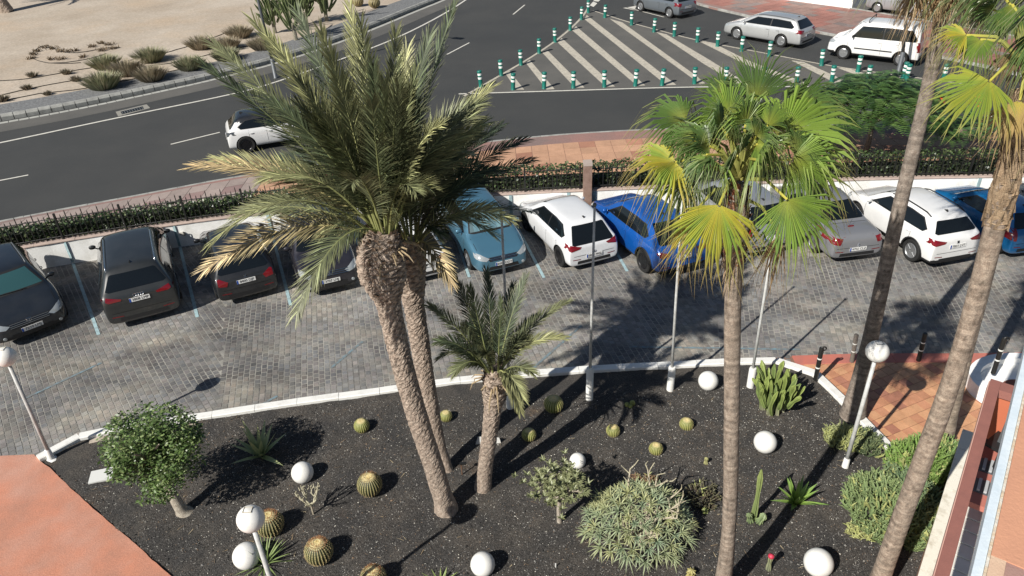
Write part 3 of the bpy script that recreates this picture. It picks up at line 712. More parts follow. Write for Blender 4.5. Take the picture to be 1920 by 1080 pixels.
    for s_ in (1, -1): patch('reflector', [(s_ * hw * .50, gc + .235), (s_ * hw * .78, gc + .25), (s_ * hw * .78, gc + .275), (s_ * hw * .50, gc + .26)], 'B', m_red, .006, cell=.08)
    # bumper line, tailgate gap
    patch('tailgate_gap', [(-hw * .74, gc + .36), (hw * .74, gc + .36), (hw * .74, gc + .372), (-hw * .74, gc + .372)], 'B', m_dark, .003, cell=.15)
    if kind == 'notch': patch('boot_gap', [(X(tail + .08), -hw * .7), (X(tail + .08), hw * .7), (X(tail + .095), hw * .7), (X(tail + .095), -hw * .7)], 'T', m_dark, .003, cell=.15)
    patch('lower_bumper', [(-hw * .62, gc + .10), (hw * .62, gc + .10), (hw * .60, gc + .20), (-hw * .60, gc + .20)], 'B', m_trim, .006, cell=.12)
    # bonnet gap, headlights, grille
    for s_ in (1, -1): patch('bonnet_gap', [(X(.35), s_ * hw * .80), (X(cowl - .08), s_ * hw * .82), (X(cowl - .08), s_ * hw * .808), (X(.35), s_ * hw * .788)], 'T', m_dark, .003, cell=.2)
    hm, hp = head or (m_lens, [(hw * .48, hz * .82), (hw * .74, hz * .96), (hw * .86, hz * .98), (hw * .84, hz * .80), (hw * .60, hz * .74)])
    for s_ in (1, -1):
        patch('headlight', [(s_ * a, b) for a, b in hp], 'F', hm, .008, cell=.05)
    for V in 'LR': patch('headlight', [(X(.14), hz * .80), (X(.16), hz * .93), (X(.42), hz * .97), (X(.30), hz * .83)], V, hm, .007, cell=.05)
    gp = grille or [(-hw * .42, hz * .62), (hw * .42, hz * .62), (hw * .46, hz * .80), (-hw * .46, hz * .80)]
    gg = patch('grille', gp, 'F', m_trim, .006, cell=.07)
    if grille:
        for i in range(3):
            zz = lerp(gp[0][1], gp[2][1], (i + .7) / 3.2); k = MB(); pts = []
            for j in range(7): y = lerp(-1, 1, j / 6) * abs(gp[0][0]) * .92; h, nn = at('F', y, zz); pts.append(h + nn * .012)
            k.tube(pts, .009 if kind != 'asx' else .016, 4); k.build('bar', m_chrome if badge in ('diamonds', 'ring') else m_greypole, gg)
    patch('air_intake', [(-hw * .55, gc + .10), (hw * .55, gc + .10), (hw * .50, hz * .50), (-hw * .50, hz * .50)], 'F', m_trim, .006, cell=.08)
    for s_ in (1, -1):
        h, nn = at('F', s_ * hw * .70, hz * .45); k = MB(); k.lathe([(.001, .014), (.045, .010), (.05, 0)], 10, Matrix.Translation(h) @ nn.to_track_quat('Z', 'Y').to_matrix().to_4x4()); k.build('fog_lamp', m_lens, root)
    # wheels
    for ax in (fx, rx):
        for s_ in (1, -1):
            Mx = Matrix.Translation((ax, s_ * (hw - .115), wr)) @ Matrix.Rotation(R_(-90 * s_), 4, 'X')
            k = MB(); ri = wr * .68
            k.lathe([(ri - .03, -.09), (ri, -.10), (wr - .03, -.10), (wr, -.075), (wr, .075), (wr - .025, .10), (ri + .02, .102), (ri, .09), (ri, .07)], 28, Mx)
            ty = k.build('tyre', m_rub, None, smooth=True, auto=40)
            wroot = bpy.data.objects.new('wheel', None); COL.objects.link(wroot); wroot.parent = root; ty.parent = wroot
            k = MB(); k.lathe([(.001, .0), (ri, .0)], 24, Mx @ Matrix.Translation((0, 0, .02))); k.build('brake_disc', m_dark, wroot)
            k = MB(); k.lathe([(ri, .03), (ri, .085), (ri - .02, .095), (ri - .035, .08)], 28, Mx); k.lathe([(.001, .085), (.045, .08), (.06, .06)], 10, Mx)
            for q in range(spokes):
                a_ = 2 * math.pi * q / spokes; wd = .22 / spokes + .008
                k.box(None, (ri - .05, wd, .022), M=Mx @ Matrix.Rotation(a_, 4, 'Z') @ Matrix.Translation((ri / 2 + .01, 0, .074)))
            k.build('rim', rimm, wroot, smooth=True, auto=35)
    # number plates
    for view, t in (('B' if plate_end == 'rear' else 'F', plate_t),):
        pz_ = plate_z or (lerp(gc + .38, tailz - .25, .42) if view == 'B' else hz * .58)
        h, nn = at(view, 0, pz_); nn = Vector((nn.x, 0, nn.z * .6)).normalized(); up = Vector((0, 0, 1)); xx = up.cross(nn).normalized(); up = nn.cross(xx)
        Mp = Matrix.Translation(h + nn * .018) @ Matrix((xx, up, nn)).transposed().to_4x4()
        k = MB(); k.box(None, (.52, .112, .012), M=Mp); pl = k.build('number_plate', m_plate, root)
        k = MB(); k.box(None, (.042, .108, .004), M=Mp @ Matrix.Translation((-.238, 0, .0075))); k.build('blue_band', m_pblue, pl)
        if t: text_mesh(t, .105, 'lettering', m_ink, pl, Mp @ Matrix.Translation((.022, 0, .008)))
        # badge
        bz = pz_ + (.115 if view == 'B' else .20)
        h, nn = at(view, 0, bz); nn = Vector((nn.x, 0, nn.z)).normalized(); xx = up.cross(nn).normalized(); u2 = nn.cross(xx)
        Mb = Matrix.Translation(h + nn * .012) @ Matrix((xx, u2, nn)).transposed().to_4x4(); k = MB()
        def ringb(r, x=0, t=.008): k.tube([Mb @ Vector((x + r * math.cos(a * .5236), r * math.sin(a * .5236), 0)) for a in range(13)], t, 5, caps=False)
        bmt = m_chrome
        if badge == 'rings': [ringb(.042, x) for x in (-.09, -.03, .03, .09)]
        elif badge == 'ring': ringb(.055); k.tube([Mb @ Vector(p) for p in ((-.035, .035, 0), (-.012, -.035, 0), (0, 0, 0), (.012, -.035, 0), (.035, .035, 0))], .006, 4)
        elif badge == 'darkring': bmt = m_trim; k.lathe([(.001, .006), (.052, .004), (.055, 0)], 14, Mb)
        elif badge == 'diamonds':
            for ang in (90, 210, 330):
                c_ = Vector((math.cos(R_(ang)), math.sin(R_(ang)), 0)); p_ = Vector((-c_.y, c_.x, 0))
                k.add([Mb @ (c_ * t_ + p_ * s2 + Vector((0, 0, .008))) for t_, s2 in ((0, 0), (.038, -.022), (.076, 0), (.038, .022))], [(0, 1, 2, 3)])
        elif badge == 'lozenge': k.tube([Mb @ Vector(p) for p in ((0, .06, 0), (.035, 0, 0), (0, -.06, 0), (-.035, 0, 0), (0, .06, 0))], .009, 4)
        elif badge == 'shield': k.tube([Mb @ Vector(p) for p in ((-.06, .045, 0), (.06, .045, 0), (.055, -.005, 0), (0, -.055, 0), (-.055, -.005, 0), (-.06, .045, 0))], .009, 4); k.tube([Mb @ Vector((0, .02, 0)), Mb @ Vector((0, -.03, 0))], .008, 4)
        elif badge == 'oval': k.tube([Mb @ Vector((.06 * math.cos(a * .5236), .034 * math.sin(a * .5236), 0)) for a in range(13)], .006, 5, caps=False); k.tube([Mb @ Vector((-.02, .02, 0)), Mb @ Vector((-.012, -.02, 0))], .005, 4); k.tube([Mb @ Vector((.02, .02, 0)), Mb @ Vector((.012, -.02, 0))], .005, 4); k.tube([Mb @ Vector((-.015, 0, 0)), Mb @ Vector((.015, 0, 0))], .005, 4)
        elif badge == 'bars': bmt = m_trim if pnt.name.endswith('white') else m_chrome; k.box(None, (.075, .018, .006), M=Mb @ Matrix.Translation((0, .028, 0))); k.box(None, (.06, .018, .006), M=Mb); k.box(None, (.075, .018, .006), M=Mb @ Matrix.Translation((0, -.028, 0)))
        elif badge == 'bolt': ringb(.045); k.tube([Mb @ Vector((-.045, 0, 0)), Mb @ Vector((.045, 0, 0))], .006, 4)
        if k.v: k.build('emblem', bmt, root)
    if rails:
        for s_ in (1, -1):
            k = MB(); pts = []; nn_ = 9; y_ = s_ * hw * (wt - .07)
            for i in range(nn_):
                xf = lerp(roof0 + .1, roof1 - .1, i / (nn_ - 1)); h, _ = at('T', X(xf), y_); lift = .045 if 0 < i < nn_ - 1 else .0; pts.append(h + Vector((0, 0, lift)))
            k.tube(pts, .019, 6); k.build('roof_rail', rails, root, smooth=True)
    if antenna:
        h, _ = at('T', X(roof1 - .22), 0); k = MB(); k.add([h + Vector(p) for p in ((.07, .018, -.005), (.07, -.018, -.005), (-.09, -.02, -.01), (-.09, .02, -.01), (-.08, 0, .06), (-.045, 0, .055))], [(0, 1, 5), (1, 2, 4, 5), (2, 3, 4), (3, 0, 5, 4)]); k.build('antenna', m_trim, root)
    root['_dims'] = (L, W, fo, wb)
    return root, patch, at, X
def put(car, z, az, front=None, rear=None, wheel=None):
    """az = compass direction of the nose; anchor by nose or tail centre on the ground, or by a wheel contact (which, side)"""
    L, W, fo, wb = car['_dims']; f = dirv(az); left = Vector((-f.y, f.x, 0))
    if front is not None: c = Vector((front.x, front.y, 0)) - f * (L / 2 - .05)
    elif rear is not None: c = Vector((rear.x, rear.y, 0)) + f * (L / 2 - .05)
    else:
        (which, side, p) = wheel; lx = L / 2 - fo - (wb if which == 'r' else 0); c = Vector((p.x, p.y, 0)) - f * lx - left * (side * (W / 2 - .05))
    car.location = (c.x, c.y, z); car.rotation_euler = (0, 0, math.atan2(f.y, f.x)); del car['_dims']

P_black = paint('black', (.010, .011, .0125), rough=.4); P_black2 = paint('black_green', (.016, .018, .018), rough=.42); P_purple = paint('dark_plum', (.022, .020, .028), metal=.3, rough=.45)
P_navy = paint('blue_black', (.014, .018, .024), metal=.2, rough=.4)
P_white = paint('white', (.76, .76, .75)); P_white2 = paint('pearl_white', (.70, .71, .72))
P_lblue = paint('steel_blue', (.085, .215, .31), metal=.45, rough=.38); P_blue = paint('vivid_blue', (.005, .09, .38), metal=.2); P_blue2 = paint('bright_blue', (.006, .14, .36), metal=.25)
P_silver = paint('silver', (.46, .47, .48), metal=.6, rough=.36); P_grey = paint('warm_grey', (.235, .24, .255), metal=.3, rough=.42); P_sgrey = paint('steel_grey', (.20, .225, .25), metal=.5)
P_silver2 = paint('light_silver', (.55, .56, .56), metal=.5, rough=.38)
GP = 'cars parked in the row against the white wall'; GR = 'cars driving on the road beyond the hedge'
c, *_ = make_car('parked_car', 'black hatchback facing outward with teal windscreen and roof rails at the end of the row', 'car', GP, 4.2, 1.97, 1.55, P_navy, tint=m_glassb, rails=m_greypole, clad=True, badge='shield', plate_t='7239 LMJ', plate_end='front', hz=.80, zb=.98, cowl=1.0, wr=.33, grille=[(-.52, .56), (.52, .56), (.56, .70), (-.56, .70)])
put(c, 0, 139, front=G(72, 636))
c, *_ = make_car('parked_car', 'black estate SUV with four ring badge and silver roof rails seen from behind', 'car', GP, 4.75, 2.04, 1.68, P_black2, rails=m_chrome, badge='rings', plate_t='3808 LMP', hz=.85, zb=1.02, wr=.37, wb=2.8, fo=.9, roof0=1.8, gc=.2, plate_z=.86, tailz=1.14,
    tl=(m_red, [(.44, .95), (.80, 1.05), (.84, .95), (.76, .90), (.46, .90)]), rwin=(1.13, 1.5))
put(c, 0, -25, rear=G(279, 606))
c, *_ = make_car('parked_car', 'small black hatchback seen from behind under a dry palm frond', 'car', GP, 4.1, 1.83, 1.47, P_black, badge='bars', plate_t='8400 DJP', zb=.90, wr=.3, wb=2.46, fo=.8, hz=.72, spokes=7, tl=(m_red, [(.48, .80), (.70, .92), (.76, .90), (.76, .72), (.54, .68)]), plate_z=.74)
put(c, 0, -25, rear=G(472, 565))
c, *_ = make_car('parked_car', 'dark plum SUV facing outward with chrome grille and three diamond badge', 'car', GP, 4.36, 1.8, 1.63, P_purple, badge='diamonds', plate_t='3707 LMJ', plate_end='front', hz=.92, zb=1.0, wr=.34, wb=2.67, fo=.9, clad=True, grille=[(-.58, .66), (.58, .66), (.66, .82), (-.66, .82)])
c0 = c
put(c, 0, 159, front=G(626, 553))
c, *_ = make_car('parked_car', 'small white city car with dark round badge seen from behind beside the palm trunks', 'car', GP, 3.6, 1.64, 1.49, P_white, badge='darkring', plate_t='7388 MPC', zb=.9, wr=.29, wb=2.42, fo=.65, hz=.8, cowl=.85, roof0=1.45, plate_z=.62, tailz=1.0, spokes=8)
put(c, 0, -20, rear=G(796, 531))
c, patch_, at_, X_ = make_car('parked_car', 'steel blue compact MPV facing outward with folded silver sunshade behind the windscreen', 'car', GP, 4.2, 1.76, 1.6, P_lblue, badge='ring', plate_t='6007 DDY', plate_end='front', hz=.82, zb=.98, cowl=.95, roof0=1.8, wr=.31, wb=2.58, fo=.88, tint=mat('clear_glass', (.25, .38, .42), .04, coat=.5, alpha=.42), grille=[(-.42, .58), (.42, .58), (.52, .70), (-.52, .70)])
msh = mat('sunshade_foil', (.55, .68, .70), .35, metal=.5, col2=(.10, .32, .42), scale=4.5, lo=.4, hi=.6, stretch=(1, .2, .2))
for i in range(6):
    a = -.52 + i * .18; patch_('sunshade', [(a, 1.10), (a + .165, 1.10), (a * .93 + .14, 1.42), (a * .93 + .01, 1.42)], 'F', msh, .0055 + (i % 2) * .0007)
put(c, 0, 160, front=G(945, 516))
c, *_ = make_car('parked_car', 'white hatchback with black tailgate band and dark wheels seen from behind beside the flagpole', 'car', GP, 4.04, 1.78, 1.45, P_white2, badge='oval', plate_t='0023 MGL', rimm=m_alloyd, spokes=10, zb=.90, wr=.33, wb=2.58, fo=.83, hz=.74, tailz=1.0, plate_z=.52, tl=(m_red, [(.40, .83), (.80, .93), (.84, .80), (.74, .74), (.46, .78)]), rwin=(.88, 1.32))
put(c, 0, -21, rear=G(1112, 503))
c, *_ = make_car('parked_car', 'vivid blue crossover coupe half hidden by the yellow fan leaves', 'car', GP, 4.3, 1.8, 1.57, P_blue, badge='bars', plate_t='4410 LTR', rimm=m_alloyd, zb=1.0, wr=.36, wb=2.64, fo=.88, hz=.88, clad=True, roof1=3.3, tail=4.05, tailz=1.08, sg1=3.55)
put(c, 0, -22, wheel=('r', 1, G(1205, 509)))
c, *_ = make_car('parked_car', 'silver MPV behind the crown of the single fan palm', 'car', GP, 4.3, 1.8, 1.62, P_silver, badge='lozenge', plate_t='5120 FHK', zb=.98, wr=.32, wb=2.7, hz=.84, tl=(m_red, [(.62, 1.2), (.80, 1.2), (.86, .84), (.70, .80)]))
put(c, 0, -15, rear=G(1440, 480))
c, *_ = make_car('parked_car', 'grey folding hardtop coupe with a red high brake light on its boot lid', 'car', GP, 4.35, 1.78, 1.42, P_grey, kind='notch', badge='lozenge', plate_t='4702 CLZ', zb=.88, wr=.32, wb=2.52, fo=.85, hz=.74, roof0=1.75, roof1=2.7, tail=3.45, tailz=.98, trunkz=.97, cowl=1.05, tl=(m_red, [(.50, .86), (.80, .90), (.84, .72), (.58, .68)]), plate_z=.52, antenna=False)
cc_ = c
h = Vector((-1.62, 0, .985)); k = MB(); k.box(h, (.035, .17, .03)); k.build('brake_light', m_red, c); k = MB(); k.tube([h + Vector((.05, .03, 0)), h + Vector((.02, -.01, .22))], .006, 4); k.build('aerial', m_trim, c)
put(c, 0, -8, rear=G(1600, 493))
c, *_ = make_car('parked_car', 'white compact SUV with black roof rails and black lower bumper seen from behind', 'car', GP, 4.14, 1.78, 1.54, P_white, rails=m_trim, clad=True, badge='bars', plate_t='7831 LVT', zb=.98, wr=.34, wb=2.57, fo=.82, hz=.84, tailz=1.08, plate_z=.74, tl=(m_red, [(.38, .90), (.80, 1.0), (.84, .86), (.74, .82), (.44, .85)]), rwin=(1.08, 1.38))
put(c, 0, -13, wheel=('r', 1, G(1703, 488)))
c, *_ = make_car('parked_car', 'bright blue small hatchback half hidden behind the leaning fan palm trunk', 'car', GP, 3.77, 1.64, 1.42, P_blue2, badge='lozenge', plate_t='2290 CBD', zb=.88, wr=.29, wb=2.47, fo=.72, hz=.74, tl=(m_red, [(.58, .98), (.74, .98), (.80, .70), (.62, .66)]), plate_z=.62)
put(c, 0, -9, rear=G(1925, 484))
c, *_ = make_car('parked_car', 'dark car at the edge of the row beyond the bright blue hatchback', 'car', GP, 4.2, 1.78, 1.45, P_sgrey, plate_t='1174 HGX', zb=.9)
put(c, 0, -6, rear=G(2080, 482))
# ---- street
c, *_ = make_car('road_car', 'white hatchback with black roof and black wheels driving past behind the date palm', 'car', GR, 4.06, 1.77, 1.43, P_white, roofp=P_black, rimm=m_alloyd, spokes=8, plate_t='9902 LZG', zb=.9, wr=.34, wb=2.54, fo=.85, hz=.76, tl=(m_lensd, [(.44, .83), (.80, .92), (.84, .80), (.70, .72)]), badge='bolt', plate_z=.55)
put(c, ZS, 70, wheel=('r', -1, G(466, 287, ZS)))
c, *_ = make_car('road_car', 'silver estate car queued behind the green posts ahead of the white van', 'car', GR, 4.7, 1.81, 1.5, P_silver2, plate_t='6120 HKT', zb=.93, wr=.34, wb=2.69, fo=.95, hz=.78, roof0=1.9, roof1=4.2, tail=4.52, tailz=1.02, sg1=4.25, rails=m_greypole, spokes=7, badge='bolt', tl=(m_red, [(.42, .92), (.80, .98), (.86, .80), (.60, .78)]))
put(c, ZS, -42.5, wheel=('r', 1, G(1462.5, 88.5, ZS)))
c, *_ = make_car('road_van', 'white passenger van with roof bars and black bumpers beside the grey street lamp', 'van', GR, 4.28, 1.82, 1.90, P_white, plate_t='3381 GDK', zb=1.08, cowl=.80, roof0=1.42, roof1=4.12, tail=4.2, tailz=1.10, wt=.86, wr=.32, wb=2.66, fo=.85, hz=.94, cowlz=1.15, clad=True, sg1=4.1, spokes=6, rwin=(1.14, 1.68), extra='blackmirror', tl=(m_red, [(.72, 1.15), (.84, 1.15), (.88, .7), (.76, .7)]), antenna=False)
vr = c
for xf in (1.75, 2.85):
    k = MB(); k.tube([(2.14 - xf, -.72, 1.84), (2.14 - xf, -.70, 1.97), (2.14 - xf, .70, 1.97), (2.14 - xf, .72, 1.84)], .022, 6); k.build('roof_bar', m_trim, vr)
for sg in (1, -1):
    k = MB(); k.box((-.05, sg * .906, .62), (1.75, .02, .055)); k.build('rubbing_strip', m_trim, vr)
put(c, ZS, -54, wheel=('r', 1, G(1685, 123.5, ZS)))
c, *_ = make_car('road_car', 'steel grey hatchback at the apex of the hatched island', 'car', GR, 4.25, 1.75, 1.46, P_sgrey, plate_t='2718 FRN', zb=.92, wr=.33, wb=2.61, fo=.87, hz=.76, badge='bolt', spokes=7, tl=(m_red, [(.50, .90), (.80, .95), (.84, .76), (.60, .74)]))
put(c, ZS, -33, wheel=('r', 1, G(1254, 34, ZS)))
c, *_ = make_car('parked_car', 'silver small car on the driveway across the road beyond the white van', 'car', None, 3.82, 1.66, 1.54, P_silver, plate_t='8055 FBN', zb=.95, wr=.3, wb=2.47, fo=.78, hz=.82, spokes=6)
put(c, ZP, -44, wheel=('r', 1, G(1722, 34, ZP)))

# ================================================================== PALMS
UP = Vector((0, 0, 1))
def jit(c, a): k = 1 + rnd.uniform(-a, a); return (c[0] * k, c[1] * k, c[2] * k)
def mixc(a, b, t): t = max(0, min(1, t)); return tuple(lerp(a[i], b[i], t) for i in range(3))
GREEN = (.072, .092, .048); OLIVE = (.15, .16, .08); DARKG = (.036, .050, .030); TAN = (.44, .33, .18); YEL = (.32, .32, .15)
def frond(parent, p0, p1, arch, Lf=.42, c0=GREEN, c1=None, n=72, name='frond', start=.14, wid=.009, org=None, rw=.022):
    """feather leaf: midrib from p0 to p1 bowed up by arch, leaflets in two ranks"""
    c1 = c1 or c0; k = MB(); p0 = Vector(p0); p1 = Vector(p1); d = p1 - p0; ctl = p0 + d * .42 + UP * arch
    B = lambda t: p0 * (1 - t) ** 2 + ctl * 2 * t * (1 - t) + p1 * t * t
    D = lambda t: ((ctl - p0) * (1 - t) + (p1 - ctl) * t).normalized()
    pts = [B(i / 10) for i in range(11)]
    rc = mixc((.34, .36, .13), c1, .3)
    k.tube(pts, [rw * (1 - .85 * i / 10) for i in range(11)], 5, cols=[mixc(rc, c1, i / 10) for i in range(11)])
    roll = rnd.uniform(-.45, .45); fc = (UP * .75 + (Vector((0, 0, CAM_H)) - p0).normalized() * rnd.uniform(.2, .9)).normalized()
    for i in range(n):
        t = start + (1 - start) * (i + rnd.random() * .6) / n; T = D(t); N = (fc - T * fc.dot(T))
        if N.length < .05: N = Vector((1, 0, 0)) - T * T.x
        N.normalize(); Sd = T.cross(N); N2 = (N * math.cos(roll) + Sd * math.sin(roll)); Sd = T.cross(N2)
        prof = min(1, (t - start) / .18 + .35) * (1 - max(0, t - .65) / .35 * .45)
        for sg in (1, -1):
            if rnd.random() < .04: continue
            al = lerp(50, 16, t ** 1.1) + rnd.uniform(-7, 7); lv = rnd.uniform(.05, .34) * (1 - .4 * t); L_ = Lf * prof * rnd.uniform(.85, 1.1)
            dr = (T * math.cos(R_(al)) + Sd * sg * math.sin(R_(al)) + N2 * lv).normalized()
            b = B(t); wv = dr.cross(N2).normalized() * wid; m_ = b + dr * L_ * .5; e = b + dr * L_ - UP * L_ * rnd.uniform(.02, .16)
            c = jit(mixc(c0, c1, t + rnd.uniform(-.2, .2)), .34); kb = rnd.uniform(1.6, 2.6) if rnd.random() < .2 else .92; c = (c[0] * kb, c[1] * kb, c[2] * kb); tip = mixc(c, (.40, .36, .18), .25)  # kb paints sun highlights into the colour of random leaflets
            k.add([b - wv * .5, b + wv * .5, m_ + wv - N2 * .004, m_ - wv - N2 * .004, e], [(0, 1, 2, 3), (3, 2, 4)], cols=[c, c, c, c, tip])
    o = k.build(name, m_frond, parent, origin=org); return o
def trunk_path(base, px, Ys):
    pts = [Vector(base)]
    for i, (p, Y) in enumerate(zip(px, Ys)): pts.append(YP(p[0], p[1], Y))
    return pts
def bark_trunk(parent, path, rad, kind, org, name='trunk', c=(.375, .305, .245), step=.035, nseg=28):
    step = .024 if kind == 'date' and step == .035 else step; nseg = 46 if kind == 'date' else nseg; pts = resample(smoothline(path, 2), step); k = MB(); n = nseg; K = len(pts); vs = []; cols = []
    seed = rnd.random() * 50
    for i, p in enumerate(pts):
        t = i / (K - 1); T = (pts[min(i + 1, K - 1)] - pts[max(i - 1, 0)]).normalized()
        a = Vector((1, 0, 0)) - T * T.x; a.normalize(); b = T.cross(a); r = interp(rad, t); s_ = i * step
        for j in range(n):
            th = 2 * math.pi * j / n; nz_ = noise.noise(Vector((math.cos(th) * 2, math.sin(th) * 2, s_ * 3 + seed)))
            if kind == 'date':    # diamond leaf scars spiralling up
                ww = .8 * noise.noise(Vector((math.cos(th) * 1.6, math.sin(th) * 1.6, s_ * 3.5 + seed))) + .3 * noise.noise(Vector((math.cos(th) * 6, math.sin(th) * 6, s_ * 12 + seed))); u1 = (s_ * 9 + th * 5 / (2 * math.pi) + ww) % 1; u2 = (s_ * 6 - th * 8 / (2 * math.pi) + ww * .8) % 1
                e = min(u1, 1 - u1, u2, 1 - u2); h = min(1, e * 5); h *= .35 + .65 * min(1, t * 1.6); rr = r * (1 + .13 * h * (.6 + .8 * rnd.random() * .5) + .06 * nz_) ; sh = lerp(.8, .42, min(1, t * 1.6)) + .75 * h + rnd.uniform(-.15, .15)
            else:                 # closely ringed fan palm bark
                rg = noise.noise(Vector((0, seed, s_ * 13))) + .5 * noise.noise(Vector((th * .6, seed, s_ * 40)))
                rr = r * (1 + .02 * rg + .02 * nz_); sh = .84 + .42 * rg
                if abs(noise.noise(Vector((th * 2.2, seed, s_ * .8)))) < .02: sh *= .6
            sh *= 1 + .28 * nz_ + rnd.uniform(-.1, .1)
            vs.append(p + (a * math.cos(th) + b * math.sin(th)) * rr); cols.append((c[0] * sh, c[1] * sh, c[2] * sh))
    k.add(vs, [(i * n + j, i * n + (j + 1) % n, (i + 1) * n + (j + 1) % n, (i + 1) * n + j) for i in range(K - 1) for j in range(n)] + [tuple((K - 1) * n + j for j in range(n))], cols=cols + [])
    return k.build(name, m_bark, parent, smooth=(kind != 'date'), origin=org, auto=None), pts
def boots(parent, pts, rad, t0, t1, n, org, c=(.33, .25, .18), size=.09, out=.05, name='leaf_bases'):
    k = MB(); K = len(pts)
    for q in range(n):
        t = lerp(t0, t1, (q + rnd.random()) / n); i = min(K - 2, int(t * (K - 1))); p = pts[i]; T = (pts[i + 1] - pts[max(0, i - 1)]).normalized()
        th = q * 2.39996 + rnd.uniform(-.2, .2); a = Vector((1, 0, 0)) - T * T.x; a.normalize(); b = T.cross(a); o_ = a * math.cos(th) + b * math.sin(th); s_ = T.cross(o_)
        r = interp(rad, t); base = p + o_ * (r * .93); L_ = size * rnd.uniform(.7, 1.4); w_ = size * .55 * rnd.uniform(.7, 1.2); tip = base + T * L_ + o_ * out * rnd.uniform(.5, 1.6)
        cc = jit(c, .4); c2 = mixc(cc, (.42, .32, .22), rnd.random() * .6)
        k.add([base - s_ * w_, base + s_ * w_, tip + s_ * w_ * .5, tip - s_ * w_ * .5, base - T * .02 + o_ * .03, tip - o_ * .02 - T * .01], [(0, 1, 2, 3), (4, 1, 0), (3, 2, 5)], cols=[cc, cc, c2, c2, cc, cc])
    return k.build(name, m_bark, parent, origin=org)

def date_palm(label, base, px, Ys, rad, crown, tips, fill, bulge_t, Lf=.42, n=70, bt=90, deadn=0, up=3.3, e0=34, e1=84):
    org = Vector(base); t_ = thing('date_palm', label, 'palm tree', org, 'feather leaved palms in the garden bed')
    path = trunk_path(base, px, Ys); tr, pts = bark_trunk(t_, path, rad, 'date', org)
    boots(t_, pts, rad, bulge_t, 1.0, bt, org)
    cr = pts[-1] if crown is None else crown
    for (tx, ty, dY, arch, c0, c1) in tips:
        tp = YP(tx, ty, cr.y + dY); d = tp - cr; hz_ = Vector((d.x, d.y, 0)); st_ = cr + (hz_.normalized() * .12 if hz_.length > .1 else Vector()) - UP * rnd.uniform(0, .15)
        frond(t_, st_, tp, arch, Lf, jit(c0, .22), c1, n, org=org)
    for i in range(fill):
        az = i * 137.5 + rnd.uniform(-15, 15); q = rnd.random(); el = lerp(e0, e1, q); L_ = up * rnd.uniform(.72, 1.0) * (1 if el > 25 else .85)
        d = dirv(az) * math.cos(R_(el)) * L_ + UP * math.sin(R_(el)) * L_; d.z -= .55 * math.cos(R_(el)) * L_
        c0 = jit(mixc(OLIVE, rnd.choice((GREEN, DARKG, GREEN)), min(1, q * 1.5)), .25)
        frond(t_, cr + dirv(az) * .14 - UP * .15 * (1 - q), cr + d, .50 * L_ * math.cos(R_(el)) + .10, Lf, c0, mixc(c0, YEL, .25 if q > .3 else .55), n, org=org)
    for i in range(deadn):   # dry hanging stubs round the neck
        az = rnd.random() * 360; L_ = rnd.uniform(.3, .8); a = cr + dirv(az) * .2 - UP * .25; b = a + dirv(az) * L_ * .5 - UP * L_ * rnd.uniform(.1, .6)
        k = MB(); k.tube([a, a.lerp(b, .5) + dirv(az) * .1, b], [.02, .014, .006], 5, cols=[(.4, .3, .18), (.42, .33, .2), (.38, .3, .2)]); k.build('dry_stalk', m_bark, t_, origin=org)
    return t_, cr
cr1 = YP(722, 430, 10.65)
T1 = [(382, 122, .6, .5, DARKG, GREEN), (402, 84, .9, .55, GREEN, OLIVE), (476, 38, 1.2, .5, GREEN, YEL), (512, 78, .8, .6, OLIVE, YEL), (560, 26, 1.3, .45, DARKG, GREEN), (602, 60, .6, .5, OLIVE, YEL), (655, 6, 1.0, .3, GREEN, YEL), (676, 40, .2, .35, GREEN, OLIVE),
      (622, 108, .1, .4, OLIVE, YEL), (742, 62, .6, .3, GREEN, OLIVE), (764, 92, 1.2, .3, OLIVE, YEL), (852, 10, 1.3, .3, DARKG, GREEN), (806, 66, .8, .4, GREEN, GREEN), (918, 166, 1.2, .6, OLIVE, YEL), (906, 232, .7, .7, OLIVE, YEL), (898, 196, 1.6, .6, GREEN, OLIVE),
      (364, 312, .3, .75, OLIVE, TAN), (402, 300, .9, .7, OLIVE, YEL), (384, 506, -.9, .85, OLIVE, TAN), (556, 588, -1.5, .95, GREEN, OLIVE), (520, 300, 1.0, .8, DARKG, DARKG), (505, 190, .2, .7, GREEN, GREEN), (560, 150, -.4, .6, GREEN, OLIVE), (700, 120, -.5, .3, GREEN, GREEN),
      (822, 238, -.5, .75, OLIVE, YEL), (858, 300, .4, .6, GREEN, OLIVE), (802, 352, -.9, .7, OLIVE, YEL), (446, 400, .2, .6, GREEN, OLIVE), (600, 205, -.9, .5, GREEN, OLIVE), (770, 170, -.3, .5, GREEN, OLIVE)]
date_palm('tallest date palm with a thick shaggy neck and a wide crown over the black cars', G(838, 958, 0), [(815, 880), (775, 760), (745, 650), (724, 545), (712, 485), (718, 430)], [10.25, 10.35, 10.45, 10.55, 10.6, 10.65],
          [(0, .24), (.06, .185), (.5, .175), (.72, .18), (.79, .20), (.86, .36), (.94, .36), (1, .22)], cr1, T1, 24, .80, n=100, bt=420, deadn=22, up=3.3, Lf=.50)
cr2 = YP(768, 448, 11.7)
T2 = [(986, 262, 1.3, .8, DARKG, DARKG), (958, 412, -.2, .75, OLIVE, YEL), (846, 530, -.9, .75, OLIVE, TAN), (930, 318, .8, .7, DARKG, DARKG), (890, 345, .3, .6, DARKG, GREEN), (826, 440, -.6, .6, DARKG, GREEN), (996, 398, .6, .7, DARKG, OLIVE), (940, 235, 1.6, .6, DARKG, DARKG), (860, 250, 1.2, .5, DARKG, GREEN), (1000, 300, 1.9, .7, DARKG, DARKG)]
